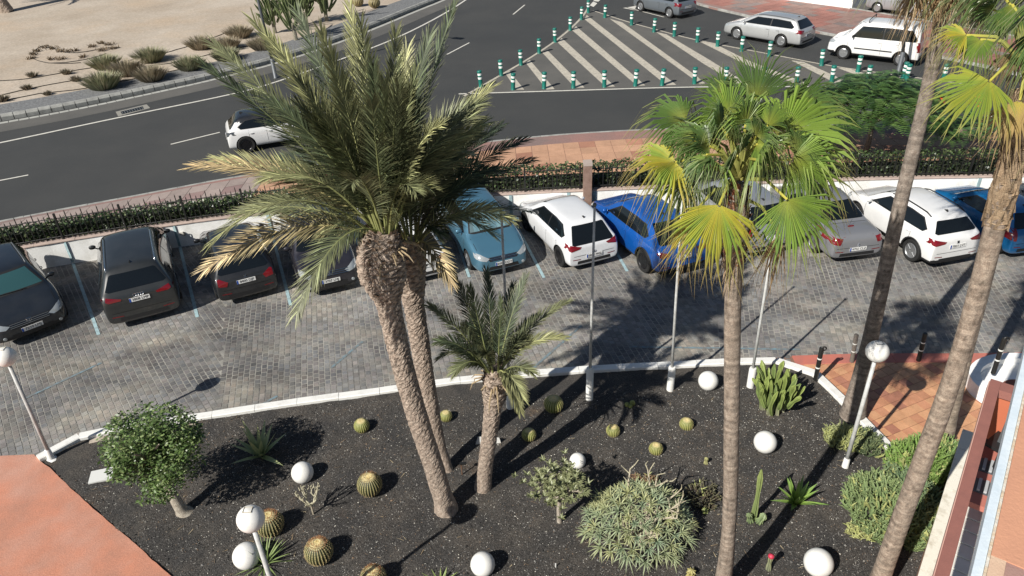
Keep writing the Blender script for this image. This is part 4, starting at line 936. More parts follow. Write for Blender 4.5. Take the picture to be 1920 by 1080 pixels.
date_palm('slimmer date palm rising behind the tallest one with drooping dry fronds', G(840, 884, 0), [(822, 830), (802, 740), (787, 640), (772, 545), (768, 500), (768, 448)], [11.4, 11.45, 11.55, 11.6, 11.65, 11.7],
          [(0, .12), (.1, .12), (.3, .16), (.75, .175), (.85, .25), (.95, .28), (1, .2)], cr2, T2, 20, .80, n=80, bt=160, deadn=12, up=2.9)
cr3 = YP(928, 690, 10.9)
T3 = [(806, 574, .1, .45, DARKG, OLIVE), (822, 640, -.3, .5, DARKG, GREEN), (848, 512, .6, .35, DARKG, DARKG), (912, 508, .9, .2, DARKG, DARKG), (985, 520, .8, .3, DARKG, GREEN), (1064, 566, .5, .5, DARKG, OLIVE), (1056, 634, -.2, .5, GREEN, YEL), (870, 655, -.6, .3, DARKG, GREEN), (1000, 700, -.7, .4, DARKG, OLIVE), (962, 535, 1.3, .25, DARKG, GREEN), (880, 540, .2, .3, DARKG, GREEN), (975, 770, -.6, .5, OLIVE, YEL), (1010, 590, 1.2, .3, DARKG, GREEN), (940, 560, -.4, .2, DARKG, GREEN)]
date_palm('short young date palm with stubby trunk in front of the middle flagpole', G(905, 918, 0), [(913, 850), (924, 770), (928, 715), (928, 690)], [10.75, 10.8, 10.85, 10.9],
          [(0, .18), (.12, .145), (.5, .14), (.72, .155), (.80, .20), (.93, .20), (1, .13)], cr3, T3, 8, .74, Lf=.34, n=80, bt=110, deadn=14, up=1.5, e0=5, e1=62)

# ---- fan palms
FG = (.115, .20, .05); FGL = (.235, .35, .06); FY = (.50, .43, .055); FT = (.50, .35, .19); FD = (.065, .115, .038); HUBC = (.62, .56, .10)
def fan(parent, cr, hub, tip, org, c0=FG, c1=None, tipc=None, N=44, spread=112, R=None, droop=.42, twist=0, name='fan_leaf', petc=(.36, .38, .10), face=None, split=.5):
    """folded fan: pleated blade from the hub, free drooping finger tips"""
    c1 = c1 or c0; tipc = tipc or mixc(c1, (.5, .42, .22), .45)
    k = MB(); hub = Vector(hub); tip = Vector(tip); D = (tip - hub); R = R or D.length; D.normalize()
    toC = Vector((0, 0, CAM_H)) - hub; toC.normalize(); face = face or (UP * .7 + toC * .75)
    N_ = (face - D * face.dot(D)).normalized(); N_ = Matrix.Rotation(twist, 3, D) @ N_; Sd = D.cross(N_)
    hubk = .85 if c1[0] > .4 else .42
    if cr is not None:
        mid = cr.lerp(hub, .55) + UP * (.18 * (hub - cr).length); k.tube([cr, mid, hub], [.028, .02, .014], 6, cols=[mixc(petc, (.3, .2, .1), .4), petc, HUBC])
    pitch = R_(2 * spread) / N
    for i in range(N):
        a = -R_(spread) + pitch * (i + .5); e = abs(a) / R_(spread); L_ = R * (1 - .30 * e ** 2) * rnd.uniform(.86, 1.08); sp = split * rnd.uniform(.8, 1.15)
        d = (D * math.cos(a) + Sd * math.sin(a)).normalized(); lat = (Sd * math.cos(a) - D * math.sin(a)); g = droop * (rnd.uniform(.6, 1.4) + .5 * e)
        cc = jit(mixc(c0, c1, rnd.random() * .6 + .2 + .3 * math.sin(i * .35)), .12); rows = []; cols = []
        sw = rnd.uniform(-.22, .22)
        for f in (.03, .3, sp, lerp(sp, 1, .5), 1.0):
            hw_ = f * L_ * math.tan(pitch / 2) if f <= sp else sp * L_ * math.tan(pitch / 2) * (1 - (f - sp) / (1 - sp)) ** .9 * .72
            q = max(0, f - sp * .75); p = hub + d * (L_ * f) - UP * (g * R * q * q * 2.6) + N_ * (R * .10 * math.sin(f * 2.2) * (1 - e * .6)) + lat * (sw * L_ * q * q * 3)
            pl = min(.016, hw_ * .7)
            rows += [p - lat * hw_ + N_ * -pl, p + N_ * pl, p + lat * hw_ + N_ * -pl]
            c = mixc(mixc(cc, HUBC, hubk), cc, f * 3.2) if f < .35 else mixc(cc, tipc, (f - sp) / (1 - sp) * .9)
            cols += [mixc(c, (.06, .09, .03), .12), c, mixc(c, (.06, .09, .03), .12)]
        fs = []
        for r in range(4): fs += [(r * 3, r * 3 + 1, r * 3 + 4, r * 3 + 3), (r * 3 + 1, r * 3 + 2, r * 3 + 5, r * 3 + 4)]
        k.add(rows, fs, cols=cols)
    return k.build(name, m_fan, parent, origin=org)
def rings_trunk(t_, base, px, Ys, rad, org, c): return bark_trunk(t_, trunk_path(base, px, Ys), rad, 'fan', org, c=c, step=.022, nseg=26)
FANG = 'tall fan leaved palms'
BK = (.385, .315, .25)
# single fan palm in the middle of the bed
org = G(1352, 1118, 0); org.z = 0
pa = thing('fan_palm', 'fan palm with bright green and yellow leaves and a reddish neck in the bed', 'palm tree', org, FANG)
_, pts = rings_trunk(pa, org, [(1368, 1000), (1372, 800), (1373, 620), (1376, 480), (1380, 400), (1384, 345)], [8.02, 8.02, 8.04, 8.06, 8.1, 8.15], [(0, .17), (.06, .14), (.2, .112), (.8, .108), (.86, .12), (.93, .17), (1, .12)], org, BK)
rad = [(0, .11), (.83, .11), (.93, .15), (1, .11)]
boots(pa, pts, rad, .87, 1, 110, org, c=(.30, .085, .035), size=.10, out=.05, name='neck_fibre')
k = MB()
for i in range(90):   # hanging dry strands below the neck
    th = rnd.random() * 6.28; p = YP(1376, 470, 8.06) + Vector((math.cos(th) * .13, math.sin(th) * .13, rnd.uniform(-.15, .5))); L_ = rnd.uniform(.2, .55); q = p + Vector((math.cos(th) * .04, math.sin(th) * .04, -L_)); w_ = Vector((-math.sin(th), math.cos(th), 0)) * .012
    c = jit((.34, .24, .15), .4); k.add([p - w_, p + w_, q], [(0, 1, 2)], cols=[c, c, mixc(c, (.5, .4, .25), .5)])
k.build('dry_strands', m_bark, pa, origin=org)
crA = YP(1384, 335, 8.15)
def FA(hub, tip, dh, dt, **kw): fan(pa, crA, YP(hub[0], hub[1], crA.y + dh), YP(tip[0], tip[1], crA.y + dt), org, **kw)
FA((1349, 384), (1318, 525), -.75, -1.0, c0=FGL, c1=FY, tipc=FT, spread=78, droop=.25, split=.6)
FA((1476, 374), (1512, 500), -.6, -.85, c0=FG, c1=FGL, spread=82, droop=.22, split=.62)
FA((1266, 304), (1160, 330), -.2, -.45, c0=FGL, c1=FY, tipc=FT, spread=105, droop=.5)
FA((1366, 222), (1326, 98), .4, .75, c0=FG, c1=FGL, spread=100, droop=.5)
FA((1470, 247), (1600, 196), .25, .55, c0=FGL, c1=FGL, spread=100, droop=.3, split=.66)
FA((1285, 226), (1166, 194), .55, .75, c0=FG, c1=FG, spread=95, droop=.6, tipc=(.5, .44, .2))
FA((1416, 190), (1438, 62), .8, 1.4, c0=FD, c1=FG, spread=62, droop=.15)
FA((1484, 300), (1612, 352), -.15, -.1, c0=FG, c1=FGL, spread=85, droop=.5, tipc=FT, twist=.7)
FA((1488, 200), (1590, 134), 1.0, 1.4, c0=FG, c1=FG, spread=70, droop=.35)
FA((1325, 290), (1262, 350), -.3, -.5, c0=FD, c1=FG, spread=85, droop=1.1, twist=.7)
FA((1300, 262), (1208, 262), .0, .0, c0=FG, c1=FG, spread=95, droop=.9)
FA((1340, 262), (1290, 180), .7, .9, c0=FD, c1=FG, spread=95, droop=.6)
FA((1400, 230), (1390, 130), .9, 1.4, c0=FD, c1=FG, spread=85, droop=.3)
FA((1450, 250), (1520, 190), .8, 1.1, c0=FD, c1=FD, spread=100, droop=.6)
FA((1290, 330), (1235, 420), -.2, -.2, c0=FG, c1=FD, spread=80, droop=.9)
FA((1520, 330), (1560, 380), .2, .3, c0=FD, c1=FG, spread=90, droop=.8, tipc=FT)
FA((1372, 262), (1345, 190), .1, .1, c0=FD, c1=FG, spread=80, droop=.9, twist=-.9)
FA((1355, 180), (1345, 100), 1.1, 1.5, c0=FD, c1=FG, spread=70, droop=.3)
FA((1420, 270), (1500, 290), -.2, -.4, c0=FG, c1=FGL, spread=100, droop=.8)
for i in range(14):
    az = i * 137.5 + 20; el = lerp(78, 26, (i / 14) ** .8); rr = rnd.uniform(.42, .70); dv = dirv(az) * math.cos(R_(el)) + UP * math.sin(R_(el)); h_ = crA + dv * rr; dn = (dv + UP * rnd.uniform(-.3, .3)).normalized()
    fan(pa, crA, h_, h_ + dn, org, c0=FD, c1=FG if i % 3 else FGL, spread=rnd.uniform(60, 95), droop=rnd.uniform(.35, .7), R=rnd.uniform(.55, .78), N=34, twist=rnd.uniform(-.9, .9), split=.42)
fan(pa, crA - UP * .1, YP(1300, 400, crA.y - .5), YP(1262, 500, crA.y - .6), org, c0=FY, c1=FT, tipc=FT, spread=26, droop=.3, R=.75, N=18)
fan(pa, crA - UP * .2, YP(1462, 440, crA.y - .3), YP(1440, 520, crA.y - .2), org, c0=FT, c1=(.35, .22, .12), tipc=FT, spread=30, droop=.5, N=16)

# dark leaning palm at the kerb
org = G(1598, 782, 0); pb = thing('fan_palm', 'tall grey fan palm with flared foot and dead hanging leaves beside the white SUV', 'palm tree', org, FANG)
_, pts = rings_trunk(pb, org, [(1612, 720), (1640, 600), (1672, 450), (1710, 290), (1742, 160), (1768, 20), (1780, -60)], [12.45, 12.5, 12.6, 12.7, 12.8, 12.9, 12.95], [(0, .29), (.03, .25), (.10, .19), (.25, .15), (.6, .125), (1, .11)], org, (.32, .27, .225))
crB = YP(1788, -75, 12.95)
for i in range(16):   # dead skirt
    az = i * 137.5; el = rnd.uniform(-70, -40); h_ = crB + dirv(az) * rnd.uniform(.15, .35) - UP * rnd.uniform(.1, .4); tp = h_ + (dirv(az) * math.cos(R_(el)) + UP * math.sin(R_(el))) * 1.0
    fan(pb, crB, h_, tp, org, c0=FT, c1=(.40, .26, .14), tipc=(.5, .38, .24), spread=60, droop=.5, R=rnd.uniform(.6, .85), N=26, face=dirv(az) + UP * .3, name='dead_leaf')
for i in range(18):
    az = i * 137.5 + 40; el = rnd.uniform(-5, 65); h_ = crB + (dirv(az) * math.cos(R_(el)) + UP * math.sin(R_(el))) * rnd.uniform(.8, 1.1); tp = h_ + (dirv(az) * math.cos(R_(el)) + UP * math.sin(R_(el))) - UP * .2
    fan(pb, crB, h_, tp, org, c0=FG, c1=FD, spread=100, droop=.6, R=.9, N=36, face=UP * 1.0 + dirv(az) * .1)
# big near palm crossing the corner
org = G(1641, 1112, 0); pc = thing('fan_palm', 'ringed fan palm beside the hotel terrace with one tan dead leaf under its crown', 'palm tree', org, FANG)
_, pts = rings_trunk(pc, org, [(1680, 1000), (1735, 850), (1790, 700), (1836, 540), (1874, 390), (1898, 300), (1915, 200)], [8.02, 8.05, 8.1, 8.17, 8.24, 8.3, 8.35], [(0, .18), (.08, .15), (.4, .135), (.65, .118), (.86, .125), (.95, .11), (1, .10)], org, (.40, .32, .25))
crC = YP(1921, 120, 8.4)
boots(pc, pts, [(0, .2), (.8, .12), (.95, .105), (1, .10)], .82, 1, 90, org, c=(.34, .25, .16), size=.22, out=.03, name='dead_leaf_bases')
def FC(hub, tip, dh, dt, **kw): fan(pc, crC, YP(hub[0], hub[1], crC.y + dh), YP(tip[0], tip[1], crC.y + dt), org, **kw)
FC((1856, 152), (1752, 236), -.35, -.5, c0=FGL, c1=mixc(FGL, FY, .5), spread=85, droop=.25, split=.62, tipc=(.55, .48, .2))
FC((1912, 188), (1872, 308), -.3, -.45, c0=mixc(FT, FY, .35), c1=FT, tipc=(.5, .36, .22), spread=58, droop=.12, N=30)
FC((1812, 66), (1735, 72), .3, .3, c0=FGL, c1=FY, tipc=FT, spread=75, droop=.55)
FC((1838, 74), (1800, 140), .2, .1, c0=FG, c1=FGL, spread=100, droop=.5)
FC((1898, 8), (1880, 90), .3, .1, c0=FG, c1=FG, spread=62, droop=.3, tipc=(.42, .45, .2))
FC((1862, 18), (1800, 30), .9, 1.2, c0=FD, c1=FG, spread=95, droop=.6)
FC((1880, 40), (1820, 60), .6, .7, c0=FD, c1=FD, spread=110, droop=.9)
FC((1900, 100), (1880, 170), .2, .2, c0=(.30, .22, .12), c1=(.22, .17, .09), tipc=FT, spread=80, droop=.8)
FC((1940, 60), (1960, 150), -.2, -.3, c0=FG, c1=FD, spread=95, droop=.6)
for i in range(12):
    az = i * 137.5; el = rnd.uniform(5, 70)
    if 200 < az % 360 < 330: continue
    h_ = crC + (dirv(az) * math.cos(R_(el)) + UP * math.sin(R_(el))) * .9; fan(pc, crC, h_, h_ + (dirv(az) * math.cos(R_(el)) + UP * math.sin(R_(el))), org, c0=FG, c1=FD, spread=100, droop=.6, R=1.05, N=32, face=UP)
# fourth trunk behind it
org = G(1771, 826, 0); pd = thing('fan_palm', 'slimmer fan palm trunk directly behind the thicker one at the tiled plaza edge', 'palm tree', org, FANG)
rings_trunk(pd, org, [(1790, 745), (1815, 640), (1843, 540), (1880, 380), (1925, 180), (1960, 40)], [11.55, 11.6, 11.65, 11.75, 11.85, 11.9], [(0, .17), (.1, .14), (.5, .13), (1, .11)], org, (.34, .28, .22))
crD = YP(1975, -20, 11.95)
for i in range(16):
    az = i * 137.5; el = rnd.uniform(0, 70); h_ = crD + (dirv(az) * math.cos(R_(el)) + UP * math.sin(R_(el))) * .9; fan(pd, crD, h_, h_ + (dirv(az) * math.cos(R_(el)) + UP * math.sin(R_(el))), org, c0=FG, c1=FD, spread=100, droop=.6, R=1.05, N=32, face=UP)

# ================================================================== OTHER PLANTS
def leaf_at(k, p, s_, c, asp=.38, up=.4):
    a = rnd.random() * 6.283; d = Vector((math.cos(a), math.sin(a), rnd.uniform(-.6, up))).normalized(); n_ = Vector((rnd.uniform(-1, 1), rnd.uniform(-1, 1), rnd.uniform(.2, 1.4))); sd = d.cross(n_).normalized() * s_ * asp
    k.add([p, p + d * s_ * .5 + sd, p + d * s_, p + d * s_ * .5 - sd], [(0, 1, 2, 3)], cols=[c] * 4)
def blade(k, p, d, L_, w_, c0, c1, droop=.1, seg=3, fold=.35):
    d = d.normalized(); sd = d.cross(UP)
    if sd.length < .05: sd = Vector((1, 0, 0))
    sd.normalize(); nn = sd.cross(d); rows = []; cols = []
    for i in range(seg + 1):
        f = i / seg; w = w_ * (1 - f ** 1.6) * (.75 + .5 * math.sin(min(1, f * 2.2) * 1.57)) if i < seg else 0
        q = p + d * L_ * f - UP * droop * L_ * f * f; rows += [q - sd * w + nn * w * fold, q, q + sd * w + nn * w * fold]; c = mixc(c0, c1, f); cols += [c, mixc(c, (.02, .03, .01), .15), c]
    fs = []
    for r in range(seg): fs += [(r * 3, r * 3 + 1, r * 3 + 4, r * 3 + 3), (r * 3 + 1, r * 3 + 2, r * 3 + 5, r * 3 + 4)]
    k.add(rows, fs, cols=cols)
# round leafy tree by the orange walk
b = G(345, 962, 0); t_ = thing('leafy_tree', 'small round leafy tree with pale bottle shaped trunk near the orange walk', 'tree', b)
path = [Vector((0, 0, -.03)), Vector((-.04, 0, .18)), Vector((-.12, .05, .55)), Vector((-.22, .10, .95)), Vector((-.30, .15, 1.3))]
k = MB(); k.tube(smoothline(path, 2), [interp([(0, .24), (.12, .20), (.3, .12), (1, .08)], i / 13) for i in range(len(smoothline(path, 2)))], 12, cols=[(.42, .38, .31)] * len(smoothline(path, 2)))
top = Vector((-.30, .15, 1.3)); br = []
for i in range(9):
    a = i * 2.4; e = top + Vector((math.cos(a) * .5, math.sin(a) * .5, rnd.uniform(.2, .7))); br.append(e); k.tube([top - UP * .1, top.lerp(e, .5) + UP * .08, e], [.045, .03, .015], 6, cols=[(.34, .30, .23)] * 3)
k.build('trunk', m_bark, t_, smooth=True)
k = MB(); cc_ = top + Vector((.08, .02, .26))
sub = [(cc_ + Vector((rnd.gauss(0, .42), rnd.gauss(0, .42), rnd.gauss(.05, .30))), rnd.uniform(.22, .42)) for _ in range(38)]
for q in range(14500):
    c0, r0 = rnd.choice(sub); d = Vector((rnd.gauss(0, 1), rnd.gauss(0, 1), rnd.gauss(0, 1))).normalized(); p = c0 + d * r0 * rnd.random() ** .4
    if (p - cc_).length > 1.0: continue
    leaf_at(k, p, rnd.uniform(.05, .10), jit((.095, .155, .045) if rnd.random() < .72 else (.20, .26, .10), .35), asp=.25, up=.1)
k.build('crown', m_leaf, t_)
# hedge along the fence
hz0 = thing('hedge', 'clipped dark green hedge behind the iron fence above the white wall', 'hedge', (0, 23.5, ZP)); k = MB(); hl = [p for p in WL if -26 < p.x < 27]; hr = resample(offs(hl, .62), .05)
for i, p in enumerate(hr):
    sp = onscreen(Vector((p.x, p.y, 1.0)), -60)
    for q in range(22 if sp else 6):
        h = interp([(-7, .50), (1, .74)], p.x) + .12 * noise.noise(Vector((p.x * 1.1, 3, 0))) + .06 * noise.noise(Vector((p.x * 5, 1, 0)))
        if rnd.random() < .45: z = h * rnd.uniform(.85, 1.06); y = rnd.uniform(-.30, .30)
        else: z = h * rnd.random(); y = rnd.choice((-.3, .3)) * rnd.uniform(.75, 1.1)
        leaf_at(k, Vector((p.x + rnd.uniform(-.05, .05), p.y + y - 23.5, z)), rnd.uniform(.07, .13), jit(rnd.choice([(.045, .075, .03), (.07, .11, .04), (.03, .05, .022), (.13, .16, .07)]), .3), asp=.4, up=.8)
k.build('foliage', m_leaf, hz0)
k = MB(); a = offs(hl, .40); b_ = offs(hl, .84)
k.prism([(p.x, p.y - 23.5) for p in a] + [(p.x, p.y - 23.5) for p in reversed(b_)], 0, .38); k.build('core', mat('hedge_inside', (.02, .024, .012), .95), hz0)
# poinciana behind the fence
b = Vector((12.9, 25.0, ZP)); t_ = thing('flame_tree', 'spreading dark green flame tree with a few red flowers behind the iron fence', 'tree', b)
k = MB(); k.tube([(0, 0, -.05), (.05, 0, .8), (0, 0, 1.4)], [.12, .09, .08], 8, cols=[(.25, .21, .17)] * 3)
lims = []
for i in range(12):
    a = i * 2.4; r_ = rnd.uniform(1.2, 2.6); e = Vector((math.cos(a) * r_ , math.sin(a) * r_ * .7, 1.4 + rnd.uniform(.2, .8))); lims.append(e); k.tube([(0, 0, 1.3), (e.x * .5, e.y * .5, 1.9), e], [.06, .04, .015], 6, cols=[(.25, .21, .17)] * 3)
k.build('trunk', m_bark, t_)
k = MB()
def spray(c, L_, col):   # feathery leaf: tiny leaflets along a drooping stalk
    a = rnd.random() * 6.283; d = Vector((math.cos(a), math.sin(a), .35)); 
    for i in range(9):
        f = (i + 1) / 9; p = c + d * L_ * f - UP * L_ * f * f * .75; sd = Vector((-d.y, d.x, 0)) * L_ * .30 * math.sin(f * 2.6 + .3); w = Vector((d.x, d.y, 0)) * L_ * .055
        cc = jit(col, .2); k.add([p - sd - w * .4, p - w, p + sd - w * .4, p + sd + w * .4, p + w, p - sd + w * .4], [(0, 1, 4, 5), (1, 2, 3, 4)], cols=[cc] * 6)
for q in range(1500):
    u_ = rnd.random() ** .5; a = rnd.random() * 6.283; x_ = math.cos(a) * u_ * 2.9; y_ = math.sin(a) * u_ * 1.8; dome = (1 - u_ * u_) * 1.25
    p = Vector((x_, y_, 1.75 + dome * rnd.uniform(.5, 1.05) + .22 * noise.noise(Vector((x_ * 1.3, y_ * 1.3, 0))))); spray(p, rnd.uniform(.35, .55), rnd.choice([(.085, .17, .045), (.14, .235, .065), (.05, .11, .03)]))
for q in range(380):
    a = rnd.random() * 6.283; u_ = rnd.random() ** .5; p = Vector((3.1 + math.cos(a) * u_ * 1.9, -.8 + math.sin(a) * u_ * 1.1, 1.1 + rnd.uniform(0, .5))); spray(p, rnd.uniform(.3, .5), rnd.choice([(.07, .15, .04), (.11, .20, .055)]))
k.build('crown', m_leaf, t_)
k = MB()
for q in ((-2.6, -.3, 2.1), (-2.5, -.5, 2.0), (2.2, .8, 2.5), (3.4, -.3, 1.9), (2.9, -.9, 1.9), (1.6, -1.2, 2.2), (3.9, -.9, 1.6)):
    k = MB()
    for i in range(14): leaf_at(k, Vector(q) + Vector((rnd.gauss(0, .07), rnd.gauss(0, .07), .25 + rnd.gauss(0, .05))), .09, jit((.55, .10, .025), .3), asp=.5)
    k.build('flower', m_leaf, t_)
# golden barrel cacti
def barrel(r, flat=.92, ribs=22, gold=1.0, name='barrel_cactus', green=(.10, .14, .035)):
    k = MB(); n = ribs * 4; m_ = 12; vs = []; cols = []
    for i in range(m_ + 1):
        ph = math.pi * (.0 + i / m_ * .92)
        for j in range(n):
            th = 2 * math.pi * j / n; rb = 1 - .09 * (j % 4 == 2) - .04 * (j % 4 in (1, 3)); rr = r * math.sin(ph) * (rb if i > 0 else 1)
            vs.append((rr * math.cos(th), rr * math.sin(th), r * flat + r * flat * math.cos(ph) - (.12 * r if i < 2 else 0))); cols.append(mixc((.80, .68, .36), (green if j % 4 in (1, 3) else tuple(v * .45 for v in green)), (i - 1.6) / 1.2) if j % 4 != 0 else mixc((.74, .62, .30), mixc(green, (.58, .52, .26), .75), (i - 1.6) / 1.2))
    k.add(vs, [(i * n + j, i * n + (j + 1) % n, (i + 1) * n + (j + 1) % n, (i + 1) * n + j) for i in range(m_) for j in range(n)], cols=cols)
    bodyv = k; sp = MB()
    for j in range(ribs):
        for i in range(1, 14):
            ph = .18 + i * .165; th = 2 * math.pi * j / ribs; nn = Vector((math.sin(ph) * math.cos(th), math.sin(ph) * math.sin(th), math.cos(ph))); p = Vector((0, 0, r * flat)) + Vector((nn.x, nn.y, nn.z * flat)) * r
            for q in range(3):
                d = (nn + Vector((rnd.gauss(0, .6), rnd.gauss(0, .6), rnd.gauss(0, .6)))).normalized() * r * (.20 if i < 4 and gold > .5 else .085); w = d.cross(Vector((.3, .5, .8))).normalized() * r * .014
                c = jit(mixc((.48, .42, .18), ((.30, .13, .05) if i < 4 else (.50, .38, .18)), gold), .3); sp.add([p - w, p + w, p + d], [(0, 1, 2)], cols=[c] * 3)
    for q in range(60):
        a = rnd.random() * 6.28; u_ = rnd.random() ** .5 * .30; p = Vector((math.cos(a) * u_ * r, math.sin(a) * u_ * r, r * flat * 1.86)); d = Vector((rnd.gauss(0, .5), rnd.gauss(0, .5), 1)).normalized() * r * .09; w = Vector((r * .02, 0, 0)); c = jit((.70, .56, .25), .3); sp.add([p - w, p + w, p + d], [(0, 1, 2)], cols=[c] * 3)
    return bodyv, sp
GB = 'barrel cacti dotted over the black gravel bed'
vars_ = []
for v, (gold, green) in enumerate((((.2), (.18, .21, .04)), ((1.0), (.055, .06, .02)))):
    a, b_ = barrel(.2, .92 if v == 0 else .98, 22 if v == 0 else 26, gold, green=green)
    pass
    vars_.append((a, b_))
barrels = [((680, 808), 16, 0, 'round yellow green barrel cactus just inside the white kerb, left of the palm trunks'), ((837, 788), 13, 0, 'small yellow barrel cactus tucked behind the slim date palm trunk'), ((1038, 770), 20, 0, 'dark green barrel cactus in the palm shadow beside the white flagpole sleeve'),
           ((992, 824), 15, 0, 'barrel cactus on the edge of the long trunk shadow beside the young palm'), ((1149, 816), 14, 0, 'yellow green barrel cactus in the open gravel right of the leafless shade'), ((1229, 850), 14, 0, 'yellow green barrel cactus lowest of the trio in open gravel'),
           ((1286, 804), 14, 0, 'barrel cactus close to the lone fan palm trunk'), ((696, 924), 25, 1, 'large brown spined barrel cactus beside the tallest palm foot'), ((511, 998), 26, 1, 'large golden crowned barrel cactus partly behind the lamp globe'),
           ((602, 1050), 27, 1, 'large golden spined barrel cactus with spiky shadow'), ((703, 1098), 25, 1, 'large brown barrel cactus cut by the lower picture edge')]
for (px, py), rp, v, lab in barrels:
    p = G(px, py, .02); dpt = (Vector((0, 0, CAM_H)) - p).length; r = rp * dpt / FPX * .88
    t_ = thing('barrel_cactus', lab, 'cactus', p, GB, rz=rnd.random() * 6); a, b_ = vars_[v]; f = r / .2
    if not hasattr(a, '_o'):
        a._o = a.build('ribbed_body', m_plant, t_, smooth=True); b_._o = b_.build('spines', m_plant, t_)
    else:
        for s0 in (a._o, b_._o): c = s0.copy(); COL.objects.link(c); c.parent = t_
    t_.scale = (f, f, f)
for (px, py, r) in ((1176, 758, .06), (1186, 756, .07), (1180, 764, .055)):
    pass
t_ = thing('small_cactus_clump', 'tiny clump of three yellow cactus balls inside the palm crown shadow', 'cactus', G(1181, 762, .02))
k = MB()
for dx, dy, r in ((-.07, 0, .06), (.06, .03, .07), (0, -.06, .055)):
    k.col = (.24, .26, .07); k.lathe([(.001, 0), (r * .8, r * .3), (r, r), (r * .75, r * 1.7), (.001, r * 1.95)], 12, Matrix.Translation((dx, dy, 0)))
k.build('stems', m_plant, t_, smooth=True)
# agaves
def rosette(name, label, cat, px, n, L_, w_, c0, c1, elr=(20, 80), droop=.15, sc=None, group=None, z=.02, lean=0):
    p = G(px[0], px[1], z); t_ = thing(name, label, cat, p, group)
    for i in range(n):
        az = i * 137.5 + rnd.uniform(-12, 12); el = lerp(elr[1], elr[0], (i + .5) / n) + rnd.uniform(-6, 6); d = dirv(az) * math.cos(R_(el)) + UP * math.sin(R_(el))
        k = MB(); blade(k, dirv(az) * .04 + UP * .02, d, L_ * rnd.uniform(.75, 1.1), w_, jit(c0, .12), jit(c1, .12), droop, 5); k.build('leaf', m_plant, t_, smooth=True)
    return t_
rosette('agave', 'grey green agave with broad upright leaves in the tree shadow', 'agave', (490, 856), 15, .88, .06, (.28, .34, .15), (.40, .43, .21), (24, 82), .05)
rosette('agave', 'bright green agave with pointed leaves next to the tall column cactus', 'agave', (1492, 945), 17, .60, .045, (.24, .36, .06), (.20, .33, .09), (18, 82), .12)
rosette('yucca', 'spiky green yucca at the foot of the lamp post with the near globe', 'yucca', (497, 1058), 44, .55, .018, (.16, .24, .08), (.26, .32, .12), (8, 80), .12)
rosette('yucca', 'small spiky plant tip beside the white ground globe', 'yucca', (826, 1098), 14, .38, .018, (.14, .22, .07), (.28, .34, .10), (20, 80), .1)
# columnar candelabra clump
def column(k, p, d, L_, r, c0=(.16, .23, .06), c1=(.22, .30, .07), ribs=5, basec=None, bowk=.05):
    d = d.normalized(); pts = []; rr = []; n = ribs * 2; a = Vector((1, 0, 0)) - d * d.x; a.normalize(); b = d.cross(a); ks = 8; vs = []; cols = []
    bow = Vector((rnd.gauss(0, bowk), rnd.gauss(0, bowk), 0))
    for i in range(ks):
        f = i / (ks - 1); q = p + d * L_ * f + bow * math.sin(f * 3.14) * L_ ; r_ = r * (.8 + .2 * math.sin(f * 9)) * (1 if i < ks - 2 else (.85 if i == ks - 2 else .25)); c = mixc(basec or c0, c0 if basec else c1, min(1, f * (2.2 if basec else 1)))
        for j in range(n):
            th = 2 * math.pi * j / n; m = 1 if j % 2 == 0 else .62; vs.append(q + (a * math.cos(th) + b * math.sin(th)) * r_ * m); cols.append(mixc(c, (.36, .36, .16), .35) if j % 2 == 0 else mixc(c, (.03, .05, .02), .25))
    k.add(vs, [(i * n + j, i * n + (j + 1) % n, (i + 1) * n + (j + 1) % n, (i + 1) * n + j) for i in range(ks - 1) for j in range(n)] + [tuple((ks - 1) * n + j for j in range(n))], cols=cols)
p = G(1440, 772, .02); t_ = thing('candelabra_cactus', 'bushy clump of upright green candelabra columns with woody grey feet by the kerb', 'cactus', p)
for i in range(46):
    az = i * 137.5; r_ = .04 + .22 * (i / 46) ** .5; b = Vector((.1, .05, 0)) + dirv(az) * r_; el = lerp(88, 68, (i / 46)) + rnd.uniform(-12, 8); k = MB()
    L_ = rnd.uniform(.65, 1.2) * (1 - .25 * i / 46); h0 = rnd.uniform(.0, .5) if i % 3 else 0
    column(k, b * (1 + h0 * 1.1) + UP * h0 * .8, dirv(az) * math.cos(R_(el)) + UP * math.sin(R_(el)), L_ - h0 * .5, rnd.uniform(.05, .075), c0=(.14, .215, .055), c1=(.26, .34, .075), basec=(.36, .34, .26) if h0 == 0 else None); k.build('column', m_plant, t_)
